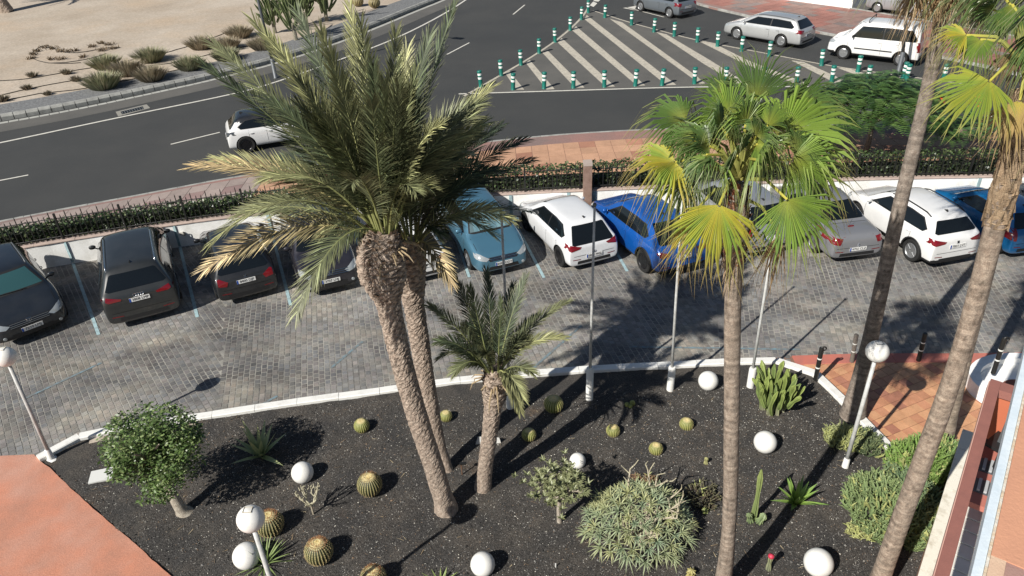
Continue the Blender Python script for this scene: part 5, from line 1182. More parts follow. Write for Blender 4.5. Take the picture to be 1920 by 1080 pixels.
# tall column with two pads
p = G(1412, 975, .02); t_ = thing('column_cactus', 'tall single column cactus with two short stems at its foot', 'cactus', p)
k = MB(); column(k, Vector((0, 0, 0)), Vector((-.02, .0, 1)), 1.35, .062, c0=(.15, .22, .08), c1=(.26, .33, .10), ribs=7, bowk=.006); k.build('column', m_plant, t_)
for dx, L_, rr in ((-.14, .34, .075), (.14, .3, .085)): k = MB(); column(k, Vector((dx * .5, -.05, 0)), Vector((dx, -.1, .5)), L_, rr, c0=(.16, .24, .12), c1=(.22, .30, .15), ribs=8); k.build('column', m_plant, t_)
for (px, py, L_, r_, lab, c) in ((1323, 872, .22, .05, 'tiny upright pale cactus beside the lone fan palm trunk', (.38, .36, .18)), (1440, 1070, .42, .05, 'grey cactus with a pink topped stem near the lower edge', (.20, .22, .16)), (1321, 962, .12, .08, 'small round cactus under the aloe bush twigs', (.20, .26, .07)), (1295, 1082, .2, .10, 'small golden cactus at the foot of the lone fan palm', (.42, .34, .12))):
    t_ = thing('small_cactus', lab, 'cactus', G(px, py, .02)); k = MB(); column(k, Vector((0, 0, 0)), UP.copy(), L_, r_, c0=c, c1=mixc(c, (.5, .5, .2), .3), ribs=8); k.build('stem', m_plant, t_)
    if 'pink' in lab: k = MB(); k.col = (.55, .04, .08); k.lathe([(.001, .44), (.05, .42), (.055, .38), (.03, .36)], 10); k.build('pink_top', m_plant, t_, smooth=True)
# frangipani style small tree and bare twig shrub
def twiggy(t_, base, H_, spread, lev=3, c=(.46, .41, .33), r0=.045, n0=4):
    k = MB(); tips = []
    def go(p, d, L_, r, l):
        e = p + d * L_; k.tube([p, p.lerp(e, .5) + Vector((rnd.gauss(0, .02), rnd.gauss(0, .02), 0)), e], [r, r * .85, r * .7], 6, cols=[jit(c, .1)] * 3)
        if l == 0: tips.append((e, d)); return
        for i in range(rnd.choice((2, 3))):
            nd = (d + Vector((rnd.gauss(0, spread), rnd.gauss(0, spread), rnd.uniform(-.1, .5)))).normalized(); go(e, nd, L_ * rnd.uniform(.6, .85), r * .68, l - 1)
    for i in range(n0): a = i * 2.4; go(base, Vector((math.cos(a) * .55, math.sin(a) * .55, .8)).normalized(), H_, r0, lev)
    k.build('branches', m_bark, t_); return tips
p = G(1049, 980, .02); t_ = thing('frangipani', 'small grey stemmed tree with dense dull green leaf clusters half hiding a white globe', 'tree', p)
k = MB(); k.tube([(0, 0, -.02), (-.01, .0, .35), (.0, .0, .62)], [.05, .045, .045], 8, cols=[(.44, .39, .32)] * 3); k.build('trunk', m_bark, t_)
tips = twiggy(t_, Vector((0, 0, .6)), .24, .65, 3, r0=.034, n0=5); k = MB(); cen = Vector((-.05, .05, .95))
tips = [t for t in tips if (t[0] - cen).length < .75] + [(cen + Vector((rnd.gauss(0, .24), rnd.gauss(0, .24), rnd.gauss(.05, .16))), UP) for _ in range(85)]
for e, d in tips:
    for i in range(12): a = rnd.random() * 6.28; dd = (d * .8 + Vector((math.cos(a), math.sin(a), rnd.uniform(-.2, .4)))); blade(k, e, dd, rnd.uniform(.09, .15), .017, jit((.20, .23, .11), .25), jit((.30, .31, .16), .2), .2, 2)
k.build('crown', m_leaf, t_)
p = G(588, 965, .02); t_ = thing('bare_shrub', 'nearly leafless forked pale shrub in front of the white ground globe', 'shrub', p); k = MB(); k.tube([(0, 0, -.02), (0, 0, .25)], [.022, .018], 6, cols=[(.45, .40, .30)] * 2); k.build('stem', m_bark, t_); twiggy(t_, Vector((0, 0, .24)), .21, .38, 2, c=(.56, .53, .38), r0=.020, n0=5)
# aloe bush
p = G(1196, 1000, .02); t_ = thing('aloe_bush', 'large sprawling aloe bush with pale branching stems and blue green rosettes', 'aloe', p)
twiggy(t_, Vector((0, -.25, 0)), .30, .75, 2, c=(.50, .45, .34), r0=.05, n0=6)
k2 = MB()
for i in range(9):
    a = rnd.uniform(-.7, 1.9); cr_ = rnd.uniform(-.35, .35); st_ = [Vector((0, -.35, .05)), Vector((.25 * math.cos(a + cr_), .25 * math.sin(a + cr_), .45)), Vector((.5 * math.cos(a), .5 * math.sin(a), .74)), Vector((.72 * math.cos(a - cr_), .72 * math.sin(a - cr_), .86 + rnd.uniform(0, .12)))]; st_ = smoothline(st_, 1); k2.tube(st_, [lerp(.034, .011, q_ / (len(st_) - 1)) for q_ in range(len(st_))], 6, cols=[(.50, .45, .34)] * len(st_))
    for w_ in range(3):
        e = st_[-1 - w_]; d_ = Vector((rnd.gauss(0, .5), rnd.gauss(0, .5), .6)).normalized(); k2.tube([e, e + d_ * .12, e + d_ * .2 + Vector((rnd.gauss(0, .05), rnd.gauss(0, .05), .05))], [.012, .010, .006], 5, cols=[(.52, .48, .34)] * 3)
k2.build('bare_stem', m_bark, t_)
for i in range(128):
    a = i * 2.39996; u_ = ((i + .5) / 128) ** .5; c = Vector((math.cos(a) * u_ * .98, math.sin(a) * u_ * .88, .22 + .62 * (1 - u_ * u_) + rnd.uniform(-.08, .1))); k = MB(); out = Vector((math.cos(a) * u_, math.sin(a) * u_, .7)).normalized()
    bc = mixc((.25, .35, .24), (.44, .46, .22), rnd.random() ** 1.1); nb = 15; S_ = rnd.uniform(.17, .29)
    for j in range(nb):
        th = j * 2.39996; el = lerp(75, 5, j / nb); x_ = out.cross(UP).normalized() if out.cross(UP).length > .1 else Vector((1, 0, 0)); y_ = out.cross(x_); d = (x_ * math.cos(th) + y_ * math.sin(th)) * math.cos(R_(el)) + out * math.sin(R_(el))
        blade(k, c, d, S_ * rnd.uniform(.8, 1.15), .012, jit(bc, .12), jit(mixc(bc, (.42, .38, .18), .4), .15), .25, 3)
    k.build('leaf_rosette', m_plant, t_)
# shrubs beside the terrace wall
def upright_bush(name, label, px, rx, ry, H_, n, c, cy_=(.40, .42, .16), yf=.15, L_=.24, wob=.5):
    p = G(px[0], px[1], .02); t_ = thing(name, label, 'shrub', p); k = MB()
    for i in range(n):
        a = rnd.random() * 6.28; u_ = rnd.random() ** .5; x_, y_ = math.cos(a) * u_ * rx, math.sin(a) * u_ * ry; hh = H_ * (1 - .55 * u_ ** 2) * rnd.uniform(.45, 1.05); d = Vector((math.cos(a) * u_ * wob + rnd.gauss(0, .3), math.sin(a) * u_ * wob + rnd.gauss(0, .3), 1)).normalized()
        q = Vector((x_, y_, max(0, hh - L_))); cc = jit(c if rnd.random() > yf else cy_, .25); k.tube([q, q + d * L_ * .6, q + d * L_], [.022, .020, .010], 5, cols=[mixc(cc, (.05, .06, .03), .4), cc, mixc(cc, (.45, .48, .2), .25)])
        for j in range(3): b2 = q + d * L_ * rnd.uniform(.4, 1); a2 = rnd.random() * 6.28; blade(k, b2, Vector((math.cos(a2), math.sin(a2), rnd.uniform(.1, .8))), rnd.uniform(.06, .13), .014, cc, mixc(cc, (.4, .45, .2), .3), .1, 2)
    k.build('stems', m_plant, t_); return t_
upright_bush('spurge_bush', 'dense green shrub of finger stems between the near palm trunk and the white lamp', (1665, 965), .72, .85, .62, 900, (.17, .24, .10), yf=.12)
upright_bush('spurge_bush', 'tall bright green shrub at the corner of the tiled plaza', (1722, 880), .62, .55, .72, 560, (.16, .27, .06))
upright_bush('creeping_shrub', 'dark grey green shrub trailing along the outer face of the terrace wall', (1722, 960), .42, 1.15, .6, 620, (.12, .19, .10))
upright_bush('creeping_shrub', 'green shrub crowding the plaza end of the terrace wall', (1768, 872), .40, .65, .65, 420, (.14, .24, .07))
upright_bush('cactus_clump', 'yellowish low cactus clump at the flared foot of the grey palm', (1580, 830), .32, .26, .42, 190, (.25, .27, .12), yf=.45, L_=.28)
upright_bush('cactus_clump', 'dark spiky low clump behind the white lamp pole', (1622, 838), .22, .34, .34, 110, (.07, .10, .05), yf=.05, L_=.26)
upright_bush('pale_cactus', 'pale yellow low cactus fringe at the foot of the finger stemmed shrub', (1618, 1002), .26, .12, .2, 60, (.42, .42, .18), yf=.5, L_=.16, wob=1.2)
upright_bush('dry_weed', 'dry reddish weed behind the aloe bush', (1205, 905), .22, .12, .18, 70, (.20, .09, .06), yf=.1, L_=.12, wob=1)
upright_bush('dry_weed', 'dark tangle of dry stems right of the aloe bush', (1318, 935), .22, .25, .25, 60, (.07, .05, .04), yf=.05, L_=.2, wob=1)

# ---- plants on the roundabout
def tuft(px, r, h, n, cs, label, name='succulent_shrub', group=None):
    p = G(px[0], px[1], ZS + .13); t_ = thing(name, label, 'shrub', p, group); k = MB()
    for i in range(n):
        a = rnd.random() * 6.28; u_ = rnd.random() ** .6; b = Vector((math.cos(a) * u_ * r * .55, math.sin(a) * u_ * r * .55, 0)); d = Vector((math.cos(a) * u_ * .95, math.sin(a) * u_ * .95, .95)).normalized(); L_ = h * rnd.uniform(.75, 1.1)
        c = jit(rnd.choice(cs), .25); blade(k, b, d, L_, .028, mixc(c, (.06, .05, .03), .5), mixc(c, (.5, .47, .3), .3), .08, 2, .6)
    k.build('leaves', m_plant, t_); return t_
br_, gn_ = [(.33, .25, .18), (.25, .21, .14), (.38, .30, .22)], [(.20, .23, .12), (.26, .28, .15), (.30, .26, .16)]
GI = 'clumps planted on the sandy roundabout'
for px, cs, s_, lab in (((450, 70), br_, 1.0, 'brown clump nearest the candelabra plants, highest on the sand'), ((378, 91), br_, 1.0, 'brown clump alone at the upper sand edge between two hoses'), ((284, 115), gn_, 1.05, 'largest green brown clump in the middle of the planted band'), ((199, 128), gn_, 1.0, 'green clump directly above the grey gravel pair'),
                        ((427, 92), br_, .95, 'brown clump behind the sparse tip of the top palm frond'), ((424, 112), gn_, .9, 'green clump at the gravel edge under the palm frond tip'), ((240, 140), br_, 1.05, 'brown clump touching the green one in the planted band'), ((285, 150), br_, 1.0, 'brown clump right at the gravel edge with a dark shadow'),
                        ((357, 130), gn_, .95, 'green clump at the gravel edge beside the palm frond'), ((195, 165), gn_, 1.1, 'green brown clump lowest on the gravel boundary'), ((492, 92), br_, .95, 'reddish brown clump behind the grey street lamp post')):
    tuft(px, .95 * s_, .85 * s_, 520, cs, lab, group=GI)
dk = [(.10, .065, .055), (.15, .10, .08), (.08, .07, .05)]
for px, s_, lab in (((62, 144), .8, 'small dark purple clump highest of the little dark ones'), ((125, 139), .85, 'reddish small clump beside the dark one on the sand'), ((143, 152), .8, 'dark small clump casting a hard shadow by the hose'), ((52, 168), .75, 'dark small clump between the two hoses'), ((90, 178), .6, 'tiny dark clump nearest the gravel strip'), ((6, 190), .9, 'dark clump cut by the edge of the picture'), ((-30, 130), .8, 'dark clump outside the picture edge')):
    tuft(px, .42 * s_, .42 * s_, 90, dk, lab, 'dark_succulent', GI)
i_ = 0
tiny = [(62, 103), (70, 97), (85, 90), (98, 92), (112, 97), (124, 98), (140, 96), (172, 88), (190, 82), (205, 84), (212, 92), (97, 112), (115, 112), (155, 108), (58, 110), (192, 95)]
k = MB()
for px in tiny:
    p = G(px[0], px[1], ZS + .13)
    for i in range(26): a = rnd.random() * 6.28; blade(k, p + Vector((rnd.gauss(0, .12), rnd.gauss(0, .12), 0)), Vector((math.cos(a), math.sin(a), 1.0)), rnd.uniform(.18, .34), .035, jit((.14, .10, .07), .3), jit((.24, .18, .11), .3), .1, 2, .6)
tag(k.build('seedlings', m_plant), 'tiny dark seedlings planted in a ring on the roundabout sand', 'seedlings', kind='stuff')
for pts_ in ([(-20, 152), (40, 150), (110, 138), (180, 125), (250, 112), (330, 95), (400, 70), (440, 55)], [(-20, 184), (50, 166), (130, 152), (200, 138), (270, 124), (330, 118), (400, 100), (500, 78)], [(-30, 200), (60, 176), (150, 168), (230, 152), (300, 138), (360, 125)], [(150, 118), (100, 120), (60, 112), (55, 100), (75, 86), (95, 84), (110, 98), (150, 100), (190, 90), (225, 88)], [(95, 118), (130, 117), (170, 110), (200, 100)]):
    ln = resample(smoothline([G(*q, ZS + .15) for q in pts_], 2), .5); ln = [q + Vector((rnd.gauss(0, .03), rnd.gauss(0, .03), 0)) for q in ln]; k = MB(); k.tube(ln, .022, 5)
    tag(k.build('irrigation_hose', m_black), {-20: 'thin dark irrigation hose running along the sand', -30: 'thin irrigation hose nearest the gravel strip', 150: 'irrigation hose looping round the seedlings', 95: 'short hose inside the seedling ring'}[pts_[0][0]] + (' higher up' if pts_[0][1] == 152 else (' through the clumps' if pts_[0][1] == 184 else '')), 'hose')
for px, sc_, lab in (((516, 62), 1.0, 'candelabra spurge behind the street lamp on the roundabout'), ((555, 75), 1.25, 'largest candelabra spurge with long striped shadow on the roundabout'), ((613, 40), 1.0, 'narrow candelabra spurge on a single stem at the roundabout edge'), ((575, 45), .9, 'candelabra spurge between two others on the roundabout')):
    p = G(px[0], px[1], ZS + .13); t_ = thing('candelabra_spurge', lab, 'cactus', p, 'candelabra plants on the roundabout'); k = MB(); k.tube([(0, 0, -.05), (0, 0, .8 * sc_)], [.13, .11], 8, cols=[(.28, .26, .2)] * 2); k.build('stem', m_bark, t_)
    for i in range(34):
        az = i * 137.5; el = lerp(85, 50, i / 34) + rnd.uniform(-5, 5); h0 = rnd.uniform(.5, 1.7) * sc_; r0 = .15 + .5 * (i / 34) * (h0 / 1.7); k = MB(); column(k, dirv(az) * r0 + UP * h0, dirv(az) * math.cos(R_(el)) + UP * math.sin(R_(el)), rnd.uniform(.9, 1.7) * sc_, .075, c0=(.055, .09, .04), c1=(.10, .15, .05), ribs=4); k.build('column', m_plant, t_)
        if i < 14: pass
for px, r, lab in (((703, 15), .55, 'round brown cactus ball on the roundabout edge'), ((672, 12), .55, 'round brown cactus ball nearest the palm frond tips'), ((733, -2), .5, 'brown cactus ball cut by the top picture edge')):
    p = G(px[0], px[1], ZS + .13); t_ = thing('barrel_cactus', lab, 'cactus', p, 'cactus balls on the roundabout'); a, b_ = barrel(r * .75, .85, 20, 1, green=(.16, .12, .05)); a.build('ribbed_body', m_plant, t_, smooth=True); b_.build('spines', m_plant, t_)
p = G(14, 22, ZS + .13); t_ = thing('palm_stump_tree', 'thick palm trunk at the far corner of the roundabout', 'palm tree', p)
bark_trunk(t_, [p - UP * .1, p + Vector((-.5, 0, 1.2)), p + Vector((-1.3, 0, 3)), p + Vector((-1.9, 0, 5))], [(0, .5), (1, .42)], 'date', p, step=.08)
for i in range(22):
    az = i * 137.5; el = rnd.uniform(5, 75); c = p + Vector((-1.9, 0, 5)); L_ = 3; d = (dirv(az) * math.cos(R_(el)) + UP * (math.sin(R_(el)) - .3 * math.cos(R_(el)))) * L_; frond(t_, c, c + d, .8, .45, GREEN, OLIVE, 40, org=p, wid=.03)

# ================================================================== STREET FURNITURE AND GARDEN FIXTURES
# green reflective posts
proto = thing('flexible_post', 'x', 'bollard', (0, 0, 0), 'green lane posts round the hatched island')
k = MB(); k.lathe([(.115, 0), (.10, .02), (.10, .30), (.10, .70)], 16); k.build('post_body', m_greenpl, proto, smooth=True, auto=40)
for z in (.38, .56): k = MB(); k.lathe([(.101, z), (.105, z + .004), (.105, z + .096), (.101, z + .10)], 16); k.build('reflective_band', m_refl, proto, smooth=True, auto=40)
k = MB(); k.lathe([(.10, .70), (.118, .705), (.118, .76), (.10, .785), (.001, .79)], 16); k.build('cap', m_greenpl, proto, smooth=True, auto=40)
sets = [('on the slanting edge beside the roundabout lane', [(902, 163), (940, 142), (977, 122), (1011, 100), (1041, 79), (1069, 57), (1090, 37), (1103, 24)]),
        ('on the far edge beside the queueing cars', [(1134, 33), (1184, 47), (1226, 60), (1264, 68), (1307, 79), (1345, 87), (1390, 96), (1442, 106), (1540, 123), (1608, 135), (1692, 148), (1768, 152)]),
        ('on the near edge along the straight white line', [(962, 168), (1020, 166), (1075, 165), (1133, 163), (1191, 161), (1241, 160), (1302, 157), (1360, 157), (1430, 157), (1493, 157), (1559, 154), (1625, 154), (1699, 152)])]
ordn = ['first', 'second', 'third', 'fourth', 'fifth', 'sixth', 'seventh', 'eighth', 'ninth', 'tenth', 'eleventh', 'twelfth', 'thirteenth']
first = True
for where, lst in sets:
    for i, px in enumerate(lst):
        lab = f'{ordn[i]} green banded post from the ' + ('near tip on the slanting edge of the hatched island' if 'slanting' in where else ('apex on the far edge beside the queueing cars' if 'far' in where else 'pointed end along the straight white line'))
        if first: proto.location = G(*px, ZS + .004); proto['label'] = lab; first = False; o = proto
        else: o = copy_thing(proto, G(*px, ZS + .004), lab)
        o.rotation_euler = (rnd.uniform(-.05, .05), rnd.uniform(-.06, .06), rnd.random() * 6)
proto_p = proto
# fence
fz = .85
fe = thing('iron_fence', 'black iron picket fence on top of the white car park wall', 'fence', (0, 23.1, 0))
fl_ = [p for p in WL if -20.5 < p.x < 20.5]; line = resample(offs(fl_, .10), .155); off = Vector((0, -23.1, 0))
for z, r in ((fz + .10, .017), (fz + .72, .017)):
    for a in range(0, len(line) - 1, 12):
        seg = line[a:a + 13]; k = MB(); k.tube([p + off + UP * z for p in seg], r, 4); k.build('rail', m_black, fe)
k = MB(); k.box((0, 0, fz + .47), (.022, .022, .90)); k.lathe([(.013, fz + .92), (.001, fz + .99)], 4); pk = k.build('picket', m_black, fe); pm = pk.data; pk.location = line[0] + off
k = MB(); k.box((0, 0, fz + .44), (.055, .055, .90)); po = k.build('fence_post', m_black, fe); pom = po.data; po.location = line[1] + off
for i in range(2, len(line)):
    if i % 12 == 1: inst(pom, 'fence_post', fe, line[i] + off)
    else:
        o = inst(pm, 'picket', fe, line[i] + off); o.scale = (1, 1, 1 if i % 3 == 0 else .93)
# brick coloured pillar
p = G(1097, 386, 0); y = WYat(p.x) - .06
pi_ = thing('gate_pillar', 'square brownish concrete pillar standing in the white wall', 'pillar', (p.x, y, 0)); k = MB(); k.box((0, 0, .9), (.27, .30, 1.8)); k.build('shaft', mat('brown_concrete', (.20, .125, .095), .85, col2=(.30, .20, .16), scale=5, fine=.12), pi_); k = MB(); k.box((0, 0, 1.85), (.29, .32, .10)); k.build('cap', mat('pillar_cap', (.40, .33, .29), .85), pi_)
m_light = mat('light_box', (.5, .48, .44), .6)
# wall light box
t_ = thing('wall_box', 'small pale box with black bracket fixed beside the blue bay line on the white wall', 'wall box', (G(334, 447, .5).x, WYat(G(334, 447, .5).x) - .05, .5)); k = MB(); k.box((0, 0, 0), (.12, .08, .09)); k.build('housing', m_light, t_); k = MB(); k.tube([(.06, -.03, .06), (.11, -.03, .05), (.11, -.03, -.05), (.05, -.03, -.06)], .014, 5); k.build('bracket', m_black, t_)
# flagpoles
for (bx, by), top_, stub, lab in (((957, 768), (940, 398), 702, 'thin grey flagpole in a white sleeve in front of the steel blue car'), ((1105, 751), (1115, 384), 690, 'thin grey flagpole with a round knob in front of the white hatchback'), ((1256, 735), (1280, 372), 688, 'thin white flagpole beside the vivid blue crossover'), ((1406, 727), (1452, 436), 690, 'thin white flagpole leaning beside the lone fan palm')):
    b = G(bx, by); tp = YP(*top_, b.y + .05); t_ = thing('flagpole', lab, 'flagpole', b, 'flagpoles behind the white kerb')
    d = tp - b; hs = YP(bx + (top_[0] - bx) * (by - stub) / (by - top_[1]), stub, b.y); hh = hs.z
    k = MB(); k.lathe([(.085, -.05), (.085, hh - .03), (.075, hh), (.03, hh + .004)], 18); k.build('sleeve', m_whitekerb, t_, smooth=True, auto=40)
    k = MB(); k.tube([UP * (hh - .2), d * .5, d], [.034, .030, .024], 10); k.build('pole', m_pole, t_, smooth=True)
    k = MB(); k.lathe([(.001, -.04), (.035, -.03), (.045, .0), (.03, .035), (.001, .04)], 10, Matrix.Translation(d)); k.build('finial', m_greypole, t_, smooth=True)
# globe lamps
for b, gpx, lab in ((G(98, 862), (10, 669), 'white globe lamp on a pole at the kerb end by the orange walk'), (YP(531, 1158, 7.45), (470, 973), 'white globe lamp on a pole rising from the lower edge, globe over the golden cactus'), (G(1583, 880), (1645, 659), 'grey shaded globe lamp on a white pole beside the grey palm')):
    b.z = 0; gl = YP(*gpx, b.y); t_ = thing('globe_lamp', lab, 'lamp post', b, 'pole lamps with a globe'); d = gl - b; r = .205 if gpx[0] != 470 else .2
    pl = d - d.normalized() * r
    k = MB(); k.tube([Vector((0, 0, 0)), pl * .5, pl], [.045, .04, .036], 12); k.build('pole', m_pole if gpx[0] < 1000 else m_pole, t_, smooth=True)
    k = MB(); k.lathe([(.13, 0), (.13, .03), (.07, .05), (.06, .30), (.045, .32)], 12); k.build('foot', m_whitekerb, t_, smooth=True, auto=40)
    k = MB(); Mx = Matrix.Translation(d); k.lathe([(r * math.sin(a), -r * math.cos(a)) for a in [max(.001, i * math.pi / 18) for i in range(18)] + [3.1405]], 32, Mx); gb = k.build('globe', m_globe, t_, smooth=True)
    k = MB(); q = r * .96
    k.tube([d + Vector((x_, y_, q)) for x_, y_ in ((-.06, -.05), (.06, -.05), (.06, .05), (-.06, .05), (-.06, -.05))], .008, 4); k.build('hatch_frame', m_greypole if gpx[0] > 1000 else mat('brass_frame', (.32, .28, .2), .6), gb)
# ground globes
GG = 'white globes lying on the black gravel'
gm = None
for (px, py, rp), lab in (((567, 886, 19.5), 'white ground globe behind the bare forked shrub'), ((462, 1042, 23), 'white ground globe half hidden by the spiky yucca'), ((905, 1058, 22), 'white ground globe at the lower edge in open gravel'), ((1328, 714, 18), 'white ground globe between two flagpole sleeves'), ((1435, 829, 20), 'white ground globe beside the tall column cactus'), ((1535, 1055, 24), 'white ground globe near the thick palm foot'), ((1083, 864, 15), 'white ground globe behind the frangipani crown')):
    # centre height = radius: solve on the sightline
    r = .18
    for _ in range(4): c = G(px, py, r); r = rp * (c - Vector((0, 0, CAM_H))).length / FPX * .985
    t_ = thing('ground_globe', lab, 'garden light', (c.x, c.y, 0), GG)
    k = MB(); k.lathe([(r * math.sin(a), r - r * math.cos(a)) for a in [max(.001, i * math.pi / 16) for i in range(16)] + [3.1405]], 30); k.build('globe', m_globe, t_, smooth=True)
    k = MB(); k.lathe([(r * .42, -.02), (r * .42, .03)], 16); k.build('collar', m_trim, t_)
# street lamps
for base, top_, lab in (((517, 146), (470, -60), 'grey street lamp column between the roundabout kerb and the palm crown'), ((1684, 137), (1712, -60), 'slim grey street lamp column in front of the white van')):
    b = G(*base, ZS); tp = YP(*top_, b.y); t_ = thing('street_lamp', lab, 'street lamp', b, 'grey street lamp columns'); d = tp - b
    k = MB(); k.tube([(0, 0, 0), (0, 0, .02), (0, 0, 1.0)], [.14, .10, .10], 10); k.build('base_sleeve', m_greypole, t_, smooth=True); k = MB(); k.tube([Vector((0, 0, .9)), d * .6, d * 1.6], [.08, .07, .055], 10); k.build('column', m_greypole, t_, smooth=True)
    k = MB(); e = d * 1.6; k.tube([e, e + Vector((.5, -.3, .25)), e + Vector((1.3, -.8, .3))], .035, 8); k.build('arm', m_greypole, t_); k = MB(); k.box(e + Vector((1.5, -.9, .3)), (.7, .28, .12), rz=-.5); k.build('lantern', m_greypole, t_)
# black bollards
for (bx, by), (tx, ty), ring_, lab in (((1529, 712), (1541, 652), 1, 'black bollard with ring handle on the white kerb beside the candelabra cactus'), ((1597, 678), (1606, 627), 0, 'dusty bollard beside the flared grey palm'), ((1722, 676), (1735, 625), 0, 'black bollard with white rings in the middle of the red band'), ((1862, 700), (1884, 634), 1, 'black bollard with ring handle on the white round planter')):
    zb_ = .13 if by > 705 else (.35 if bx > 1800 else .02); b = G(bx, by, zb_); tp = YP(tx, ty, b.y); d = tp - b; t_ = thing('bollard', lab, 'bollard', b, 'black bollards at the plaza edge'); mm = m_black if bx != 1597 else mat('dusty_black', (.16, .14, .12), .8)
    k = MB(); k.tube([Vector(), d * .98, d], [.052, .052, .045], 12); k.build('post', mm, t_, smooth=True, auto=50)
    for f in (.38, .66): k = MB(); k.tube([d * f, d * (f + .035)], [.0545, .0545], 12); k.build('white_ring', m_refl, t_)
    if ring_: k = MB(); k.tube([d + Vector((math.cos(a) * .06 + .05, 0, math.sin(a) * .05 - .03)) for a in [i * .5236 for i in range(13)]], .018, 6); k.build('ring_handle', m_black, t_)
# small fixtures in the bed
m_pw = mat('pale_plastic', (.66, .66, .63), .5)
b = G(192, 895, .02); t_ = thing('access_cover', 'tilted white square cover beside the leafy tree', 'cover', b); k = MB(); k.box((0, 0, .05), (.46, .36, .05), rz=.25); k.build('lid', m_pw, t_); k = MB(); k.box((0, 0, .015), (.5, .4, .03), rz=.25); k.build('rim', m_kerbg, t_)
b = G(918, 834, .02); t_ = thing('floodlight', 'white wedge shaped floodlight housing behind the young palm trunk', 'floodlight', b); k = MB(); k.add([(-.32, -.02, 0), (.26, -.02, 0), (.16, .12, .0), (-.22, .12, 0), (-.24, .0, .26), (.22, .0, .2)], [(0, 1, 5, 4), (1, 2, 5), (2, 3, 4, 5), (3, 0, 4), (0, 3, 2, 1)]); k.build('housing', m_pw, t_); k = MB(); k.box((0, .06, .02), (.3, .12, .04)); k.build('foot', m_black, t_)
b = G(867, 893, .02); t_ = thing('spike_light', 'thin rusty spike light in the trunk shadow beside the slim palm foot', 'garden light', b); k = MB(); k.tube([(0, 0, 0), (0, 0, .36)], .014, 6); k.build('spike', mat('rust', (.14, .08, .05), .8), t_); k = MB(); k.box((.04, 0, .37), (.14, .06, .03)); k.build('head', m_black, t_)
b = G(1042, 1065, .02); t_ = thing('marker_peg', 'short white peg in the gravel left of the aloe bush', 'peg', b); k = MB(); k.tube([(0, 0, -.02), (0, 0, .12)], .013, 6); k.build('peg', m_pw, t_)
# round white planter
c = G(1897, 712, .35); pl = thing('round_planter', 'curved white planter wall at the plaza edge with brick red soil', 'planter', (c.x, c.y, 0)); k = MB()
ro, ri = .98, .74
ang = [R_(a) for a in range(0, 361, 10)]
vs = [];
for a in ang: vs += [(math.cos(a) * ro * 1.35 + .45, math.sin(a) * ro, -.02), (math.cos(a) * ro * 1.35 + .45, math.sin(a) * ro, .35), (math.cos(a) * (ri + .03) * 1.42 + .45, math.sin(a) * ri, .36), (math.cos(a) * (ri + .03) * 1.42 + .45, math.sin(a) * ri, .1)]
k.add(vs, [(i * 4 + j, i * 4 + 4 + j, i * 4 + 5 + j, i * 4 + 1 + j) for i in range(len(ang) - 1) for j in range(3)]); k.build('ring_wall', m_whitewall, pl, smooth=True, auto=40)
k = MB(); k.prism([(math.cos(a) * .76 * 1.40 + .45, math.sin(a) * .76) for a in ang[:-1]], .05, .2); k.build('white_fill', m_whitewall, pl)
k = MB(); k.prism([(math.cos(a) * .42 + .15, math.sin(a) * .42 - .25) for a in ang[:-1]], .2, .215); k.build('red_soil', mat('red_soil', (.25, .09, .06), .9), pl)
k = MB(); pp = [(.1, -1.3, .02), (-.25, -1.25, .02), (-.4, -1.6, .02), (-.35, -2.1, .02), (-.1, -2.5, .02)]; k.tube(smoothline(pp, 2), .018, 5); tag(k.build('garden_hose', m_black, loc=(c.x, c.y, 0)), 'curved black garden hose lying on the tiles by the planter', 'hose')

# ================================================================== HOTEL FRONT (right edge)
m_peach = mat('peach_render', (.62, .31, .19), .85, col2=(.54, .27, .17), scale=1.5, bump=.3, bscale=30)
m_cap = mat('speckled_white_cap', (.78, .74, .64), .8, col2=(.55, .50, .40), scale=5, lo=.52, hi=.72, bump=.3, fine=.08)
m_beam = mat('brick_red_paint', (.30, .125, .10), .75, col2=(.26, .11, .09), scale=6, bump=.2, fine=.1)
m_paleblue = mat('pale_blue_render', (.66, .73, .78), .85, col2=(.56, .65, .72), scale=3, bump=.3, bscale=15)
m_cream2 = mat('crumbling_cream_edge', (.62, .50, .36), .9, col2=(.70, .66, .58), scale=9, lo=.45, hi=.6, bump=.8, bscale=20)
m_mauve = mat('mauve_shaded_floor', (.34, .20, .17), .8, col2=(.42, .26, .21), scale=2, bump=.3)  # shadow over the inner floor is put into this mauve colour
def bar(k, u0, u1, n0, n1, z0, z1, mi=None):
    q = [F(u0, n0), F(u1, n0), F(u1, n1), F(u0, n1)]; k.prism([(p.x, p.y) for p in q], z0, z1, mi)
# garden terrace wall
t_ = thing('terrace_wall', 'low peach garden wall with speckled white coping beside the shrubs', 'wall', F(8, .55))
def blt(k, name, m): return k.build(name, m, t_, origin=t_.location)
k = MB(); bar(k, 1, 13.55, .50, .62, -.1, 1.20); blt(k, 'wall_face', m_peach)
u = 1.0
while u < 13.5: k = MB(); bar(k, u, min(u + 1.19, 13.6), .465, .66, 1.203, 1.27 + rnd.uniform(-.003, .003)); blt(k, 'coping_stone', m_cap); u += 1.2
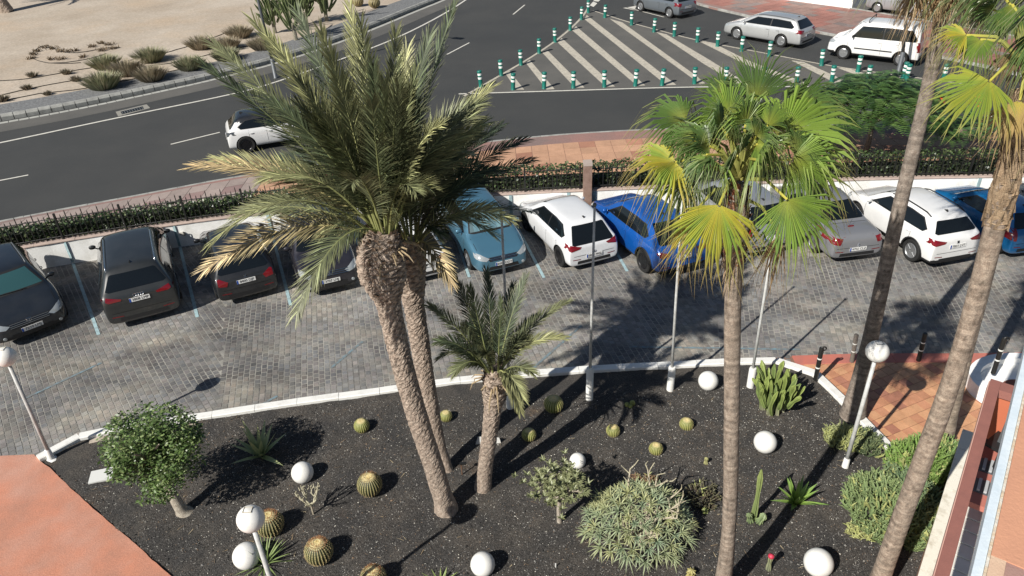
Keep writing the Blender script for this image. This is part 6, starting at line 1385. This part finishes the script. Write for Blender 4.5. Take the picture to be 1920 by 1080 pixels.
# first floor balcony
t_ = thing('lower_balcony', 'brick red balcony rail and corner above the terrace', 'balcony', F(8, .6, 4))
k = MB(); bar(k, 1, 11.45, .50, .64, 3.86, 4.0); blt(k, 'front_rail', m_beam)
k = MB(); bar(k, 1, 11.448, .488, .4995, 3.80, 3.955); blt(k, 'rail_lip', mat('pale_lip', (.60, .36, .30), .8))
k = MB(); bar(k, 11.22, 11.45, .642, 3.0, 3.86, 3.998); blt(k, 'end_rail', m_beam)
k = MB(); bar(k, 11.30, 11.42, .642, 3.0, 2.1, 3.858); blt(k, 'end_panel', mat('orange_red_panel', (.48, .14, .07), .8))
k = MB(); bar(k, 9.9, 11.3, .66, 3.0, 2.75, 2.85); blt(k, 'floor', mat('orange_red_floor', (.45, .16, .12), .8))
# terrace floor of white slabs beneath
t_ = thing('white_steps', 'shaded white slab steps inside the terrace behind the brick red rail', 'steps', F(8, 1.5, 0)); u = 8.6; z = 2.2
for i in range(9):
    k = MB(); bar(k, u, u + .25, .72, 3, z - .06, z); blt(k, 'slab', mat('white_slab', (.74, .72, .66), .75, col2=(.62, .60, .54), scale=4)); u += .27; z += .01
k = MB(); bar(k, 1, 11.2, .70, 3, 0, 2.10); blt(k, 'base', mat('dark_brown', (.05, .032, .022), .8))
for uu, lab in ((10.15, 'grey louvre grille nearer the white slabs'), (10.65, 'grey louvre grille nearer the balcony corner')):
    t_ = thing('louvre_grille', lab, 'grille', F(uu, 1.0, 2.85), 'grey louvre grilles on the terrace floor'); k = MB(); bar(k, uu, uu + .3, .74, 1.3, 2.853, 2.87); blt(k, 'tray', m_greypole)
    for i in range(6):
        k = MB(); bar(k, uu + .02, uu + .28, .78 + i * .09, .82 + i * .09, 2.872, 2.91); blt(k, 'slat', mat('slat_grey', (.42, .44, .45), .5))
t_ = thing('lounge_chair', 'dark folded chair in the balcony corner', 'chair', F(11.0, .95, 2.86)); k = MB(); k.box((0, 0, .35), (.42, .4, .05), rz=.6); k.build('seat', m_trim, t_); k = MB(); k.box((.1, .15, .6), (.42, .05, .45), rz=.6); k.build('backrest', m_greypole, t_)
for sx, sy in ((-1, -1), (1, -1), (1, 1), (-1, 1)): k = MB(); k.tube([(sx * .17, sy * .16, 0), (sx * .17, sy * .16, .33)], .015, 5); k.build('leg', m_trim, t_)
# upper balcony parapet
t_ = thing('upper_balcony', 'pale blue balcony parapet with crumbling cream edge at the corner of the picture', 'balcony', F(5, .7, 7))
k = MB(); bar(k, .5, 9, .508, .572, 6.84, 6.985); blt(k, 'blue_ledge', m_paleblue)
k = MB(); bar(k, .5, 9, .574, .592, 6.84, 7.0); blt(k, 'cream_edge', m_cream2)
k = MB(); bar(k, 4.75, 9, .594, 1.3, 6.9, 7.004); blt(k, 'peach_top', m_peach)
k = MB(); bar(k, .5, 4.748, .594, .69, 6.9, 7.002); blt(k, 'cream_top', mat('cream_top', (.66, .47, .33), .85, col2=(.60, .40, .28), scale=4, bump=.3))
k = MB(); bar(k, .5, 4.748, .692, 1.3, 6.86, 6.995); blt(k, 'floor', m_mauve)
